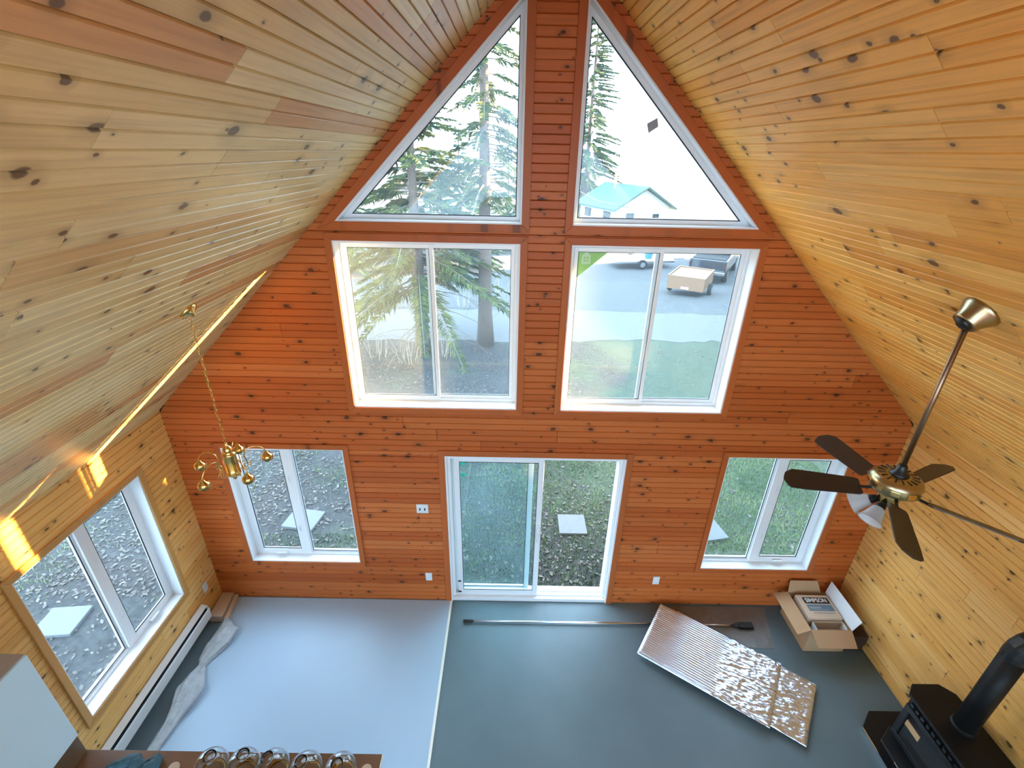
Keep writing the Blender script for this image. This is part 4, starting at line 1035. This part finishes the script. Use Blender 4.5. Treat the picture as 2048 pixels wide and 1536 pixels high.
for k, (x, y, h) in enumerate(((-3.9, 8.3, 1.1), (-3.0, 8.0, .9), (-2.2, 8.4, 1.0), (-0.7, 13.2, 1.6), (0.1, 13.3, 1.7), (-4.4, 13.2, 1.5), (-2.0, 13.2, 1.3))):
    shrub('dry_shrub', (x, y, GZ), h, 14, 80 + k, ('dry pale weed stems left of the large spruce trunk', 'dry pale weed stems in front of the large spruce trunk', 'dry pale weed stems right of the large spruce trunk', 'bare shrub across the road behind the slim spruce trunk', 'bare shrub across the road, rightmost of the row', 'bare shrub across the road, leftmost of the row', 'bare shrub across the road between the two spruces')[k])
# unseen cedars added east of the house to shade the yard from low sun
for k, (x, y, h, r) in enumerate(((10.2, 2.84, 9.0, 1.10), (10.2, 0.9, 8.0, 1.1), (10.0, -0.8, 8.0, 1.1), (10.2, -2.8, 8.0, 1.1), (10.4, 4.9, 4.72, 0.95), (10.6, 6.5, 4.8, 1.05), (10.8, 8.2, 4.8, 1.05), (11.4, 10.0, 5.2, 1.2), (12.6, 12.0, 6.4, 1.4), (14.0, 14.3, 6.8, 1.5), (15.4, 16.8, 7.2, 1.8), (16.8, 19.6, 7.2, 1.9), (18.4, 22.8, 7.6, 2.0), (20.0, 26.2, 7.8, 2.1), (21.6, 29.6, 7.8, 2.1))):
    e = empty('cedar', (x, y, GZ)); tag(e, 'unseen cedar added east of the house to shade the yard', 'tree', 'added shade cedars')
    mb = MB(); seg = 22; rows = 26
    for i in range(rows + 1):
        t = i / rows
        for q in range(seg):
            a = 2 * math.pi * q / seg
            rr_ = r * (min(1.0, 0.55 + 3 * t) * (1 - t ** (2.2 if h > 7.5 else 7.0)) + .02) * (1 + .22 * noise.noise(Vector((math.cos(a) * 3, math.sin(a) * 3 + k * 9, t * 14))))
            mb.v.append((rr_ * math.cos(a), rr_ * math.sin(a), 0.15 + (h - .15) * t))
    mb.f = [(i * seg + q, i * seg + (q + 1) % seg, (i + 1) * seg + (q + 1) % seg, (i + 1) * seg + q) for i in range(rows) for q in range(seg)] + [tuple(range(seg))[::-1]]
    mb.build('foliage', 'needles', e)
    MB().tube([(0, 0, 0), (0, 0, h * .5)], .08, 8).build('trunk', 'bark', e)

# unseen high-crowned pine, added so low sun slips in only beneath its crown
hp_ = empty('added_shade_pine', (10.2, 4.32, GZ)); tag(hp_, 'unseen tall pine with high crown, added to shape the sunlight', 'tree')
MB().tube([(0, 0, 0), (0.0, 0, 5), (0, 0.1, 11)], [.16, .145, .06], 10).build('trunk', 'bark', hp_, smooth=True)
mb = MB(); seg = 28; rows = 20
for i in range(rows + 1):
    t = i / rows; p_ = math.pi * t
    for q in range(seg):
        a = 2 * math.pi * q / seg
        rr_ = 2.9 * (math.sin(p_) ** .4 + .01) * (1 + .08 * noise.noise(Vector((math.cos(a) * 3, math.sin(a) * 3, t * 9))))
        mb.v.append((rr_ * math.cos(a), rr_ * math.sin(a), 6.50 + 5.0 * (1 - math.cos(p_)) / 2))
mb.f = [(i * seg + q, i * seg + (q + 1) % seg, (i + 1) * seg + (q + 1) % seg, (i + 1) * seg + q) for i in range(rows) for q in range(seg)] + [tuple(range(seg))[::-1], tuple(range(rows * seg, rows * seg + seg))]
mb.build('foliage', 'needles', hp_)
MB().lathe([(.02, 5.08), (.12, 5.2), (.19, 5.5), (.20, 6.0), (.20, 6.6), (.10, 7.2)], 14, Matrix.Translation((0, -0.60, 0))).build('sun_blocker_lobe', 'needles', hp_)  # foliage lobe added to cut the upper part of the second sun streak

# ------------------------------------------------------------------ outside: neighbour house
hs = empty('house', (7.8, 33.3, GF), math.radians(22)); tag(hs, 'pale house with green metal roof across the road', 'house')
hw, hl, he, hr = 2.2, 2.4, 2.75, 3.98
MB().prism([(-hw, 0), (hw, 0), (hw, he), (0, hr - .05), (-hw, he)], -hl, hl, 'y').build('walls', 'siding', hs)
for sgn in (-1, 1):
    dx, dz = hw + .35, he - (hr - he) * .35 / hw
    MB().prism([(0, hr), (0, hr + .10), (sgn * dx, dz + .10), (sgn * dx, dz)][::sgn], -hl - .4, hl + .4, 'y').build('roof_panel', 'roof_green', hs)
for (x, z, ww, hh2) in ((-1.05, 1.95, .8, .5), (1.1, 1.95, .7, .4)):
    f = MB(); rect_frame(f, x - ww / 2, x + ww / 2, z, z + hh2, .06, -hl - .05, -hl + .02); fo_ = f.build('window', 'white', hs)
    MB().box(x - ww / 2 + .06, x + ww / 2 - .06, -hl - .02, -hl + .02, z + .06, z + hh2 - .06).build('pane', 'car_glass', fo_)
for yy in (-1.4, 1.2):
    f = MB(); f.box(-hw - .05, -hw + .02, yy - .55, yy + .55, 1.75, 2.5); fo_ = f.build('window', 'white', hs)
    MB().box(-hw - .06, -hw, yy - .47, yy + .47, 1.82, 2.43).build('pane', 'car_glass', fo_)
MB().tube([(-.5, .6, hr - .6), (-.5, .6, hr + .9)], .09, 10).lathe([(.16, hr + .85), (.16, hr + .95), (.02, hr + 1.05)], 12, Matrix.Translation((-.5, .6, 0))).build('chimney', 'steel', hs)
tag(MB().tube([(2.5, 24, 3.3), (5.0, 28.5, 2.1), (7.6, 30.6, 1.5)], .016, 6).build('power_cable', 'rubber'), 'thin overhead cable running to the pale house', 'cable')

# ------------------------------------------------------------------ outside: pickup and trailers
def wheel(parent, x, y, r, w):
    o = MB().lathe([(r * .55, -w / 2), (r * .95, -w / 2), (r, -w * .3), (r, w * .3), (r * .95, w / 2), (r * .55, w / 2)], 22, Matrix.Translation((x, y, r)) @ Matrix.Rotation(math.pi / 2, 4, 'Y')).build('wheel', 'rubber', parent, smooth=False)
    MB().lathe([(r * .1, -w / 2 - .005), (r * .55, -w / 2 - .005), (r * .55, w / 2 + .005), (r * .1, w / 2 + .005)], 16, Matrix.Translation((x, y, r)) @ Matrix.Rotation(math.pi / 2, 4, 'Y')).build('rim', 'steel', o)
tk = empty('pickup_truck', (11.2, 23.4, GF), math.radians(-30)); tag(tk, 'dark pickup truck parked in front of the cream trailer', 'truck')
side = [(-2.7, .55), (-2.75, .75), (-2.7, 1.22), (-0.95, 1.25), (-0.75, 1.28), (1.1, 1.25), (2.5, 1.15), (2.7, .9), (2.7, .5)]
MB().prism(side, -.92, .92, 'x').build('body', 'car_dark', tk, bevel=0.05)
MB().box(-.82, .82, -2.6, -1.0, 1.0, 1.251).build('bed_well', 'rubber', tk)
MB().prism([(-1.0, 1.24), (-0.75, 1.78), (0.55, 1.82), (1.15, 1.24)], -.80, .80, 'x').build('cab', 'car_dark', tk, bevel=0.06)
MB().prism([(-1.005, 1.32), (-0.80, 1.72), (-0.78, 1.72), (-0.98, 1.32)], -.66, .66, 'x').build('rear_window', 'car_glass', tk)
for sx in (-1, 1):
    MB().box(sx * .80 - .01, sx * .80 + .01, -.7, .6, 1.36, 1.70).build('side_window', 'car_glass', tk)
    MB().box(min(sx * .84, sx * .92), max(sx * .84, sx * .92), -2.78, -2.72, .88, 1.08).build('tail_lamp', 'red_lens', tk)
    MB().box(min(sx * .95, sx * 1.12), max(sx * .95, sx * 1.12), .55, .68, 1.28, 1.46).build('wing_mirror', 'car_dark', tk, bevel=.02)
    for yy in (-1.75, 1.65): wheel(tk, sx * .82, yy, .37, .24)
MB().box(-.9, .9, -2.86, -2.72, .5, .66).build('rear_bumper', 'steel', tk, bevel=.02)
tr = empty('box_trailer', (7.85, 17.7, GZ - 0.52), math.radians(-30)); tag(tr, 'small cream box trailer hitched behind the dark pickup', 'trailer')
MB().box(-.75, .75, -1.1, 1.1, .42, .47).build('deck', 'trailer', tr)
MB().box(-.78, .78, -1.14, -1.09, .40, .98).build('tailboard', 'trailer', tr); MB().box(-.78, .78, 1.09, 1.14, .42, .98).build('headboard', 'trailer', tr)
for sx in (-1, 1):
    MB().box(min(sx * .74, sx * .79), max(sx * .74, sx * .79), -1.1, 1.1, .42, .98).build('side_board', 'trailer', tr); wheel(tr, sx * .88, 0.1, .27, .16)
MB().box(-.72, .72, -1.05, 1.05, .90, .93).build('load_cover', 'trailer', tr)
MB().box(-.16, .16, -1.16, -1.145, .44, .53).build('number_plate', 'white', tr)
MB().tube([(0, 1.1, .42), (0, 2.2, .42)], .04, 8).build('drawbar', 'steel', tr)
ut = empty('flat_trailer', (7.4, 25.0, GF), math.radians(-80)); tag(ut, 'flat utility trailer with pale deck beyond the road', 'trailer')
MB().box(-.8, .8, -1.7, 1.7, .45, .52).build('deck', 'white_paint', ut); MB().box(-.85, .85, -1.75, 1.75, .36, .45).build('frame', 'steel', ut)
for sx in (-1, 1): wheel(ut, sx * .92, -.3, .28, .17)
MB().tube([(0, 1.7, .4), (0, 2.8, .4)], .04, 8).build('drawbar', 'steel', ut)
bk = MB().lathe([(.0, 0), (.20, 0), (.26, .45), (.28, .47), (.24, .46), (.19, .02), (.0, .02)], 20, cap=False).build('bucket', 'bucket', loc=(7.75, 24.7, GF + .521), smooth=True); tag(bk, 'blue plastic bucket on the flat trailer', 'bucket')
tag(MB().box(-.35, .35, -.3, .3, 0, .75).build('storage_crate', 'white_paint', loc=(7.5, 25.5, GF + .521), bevel=.03), 'white crate standing on the flat trailer', 'crate')
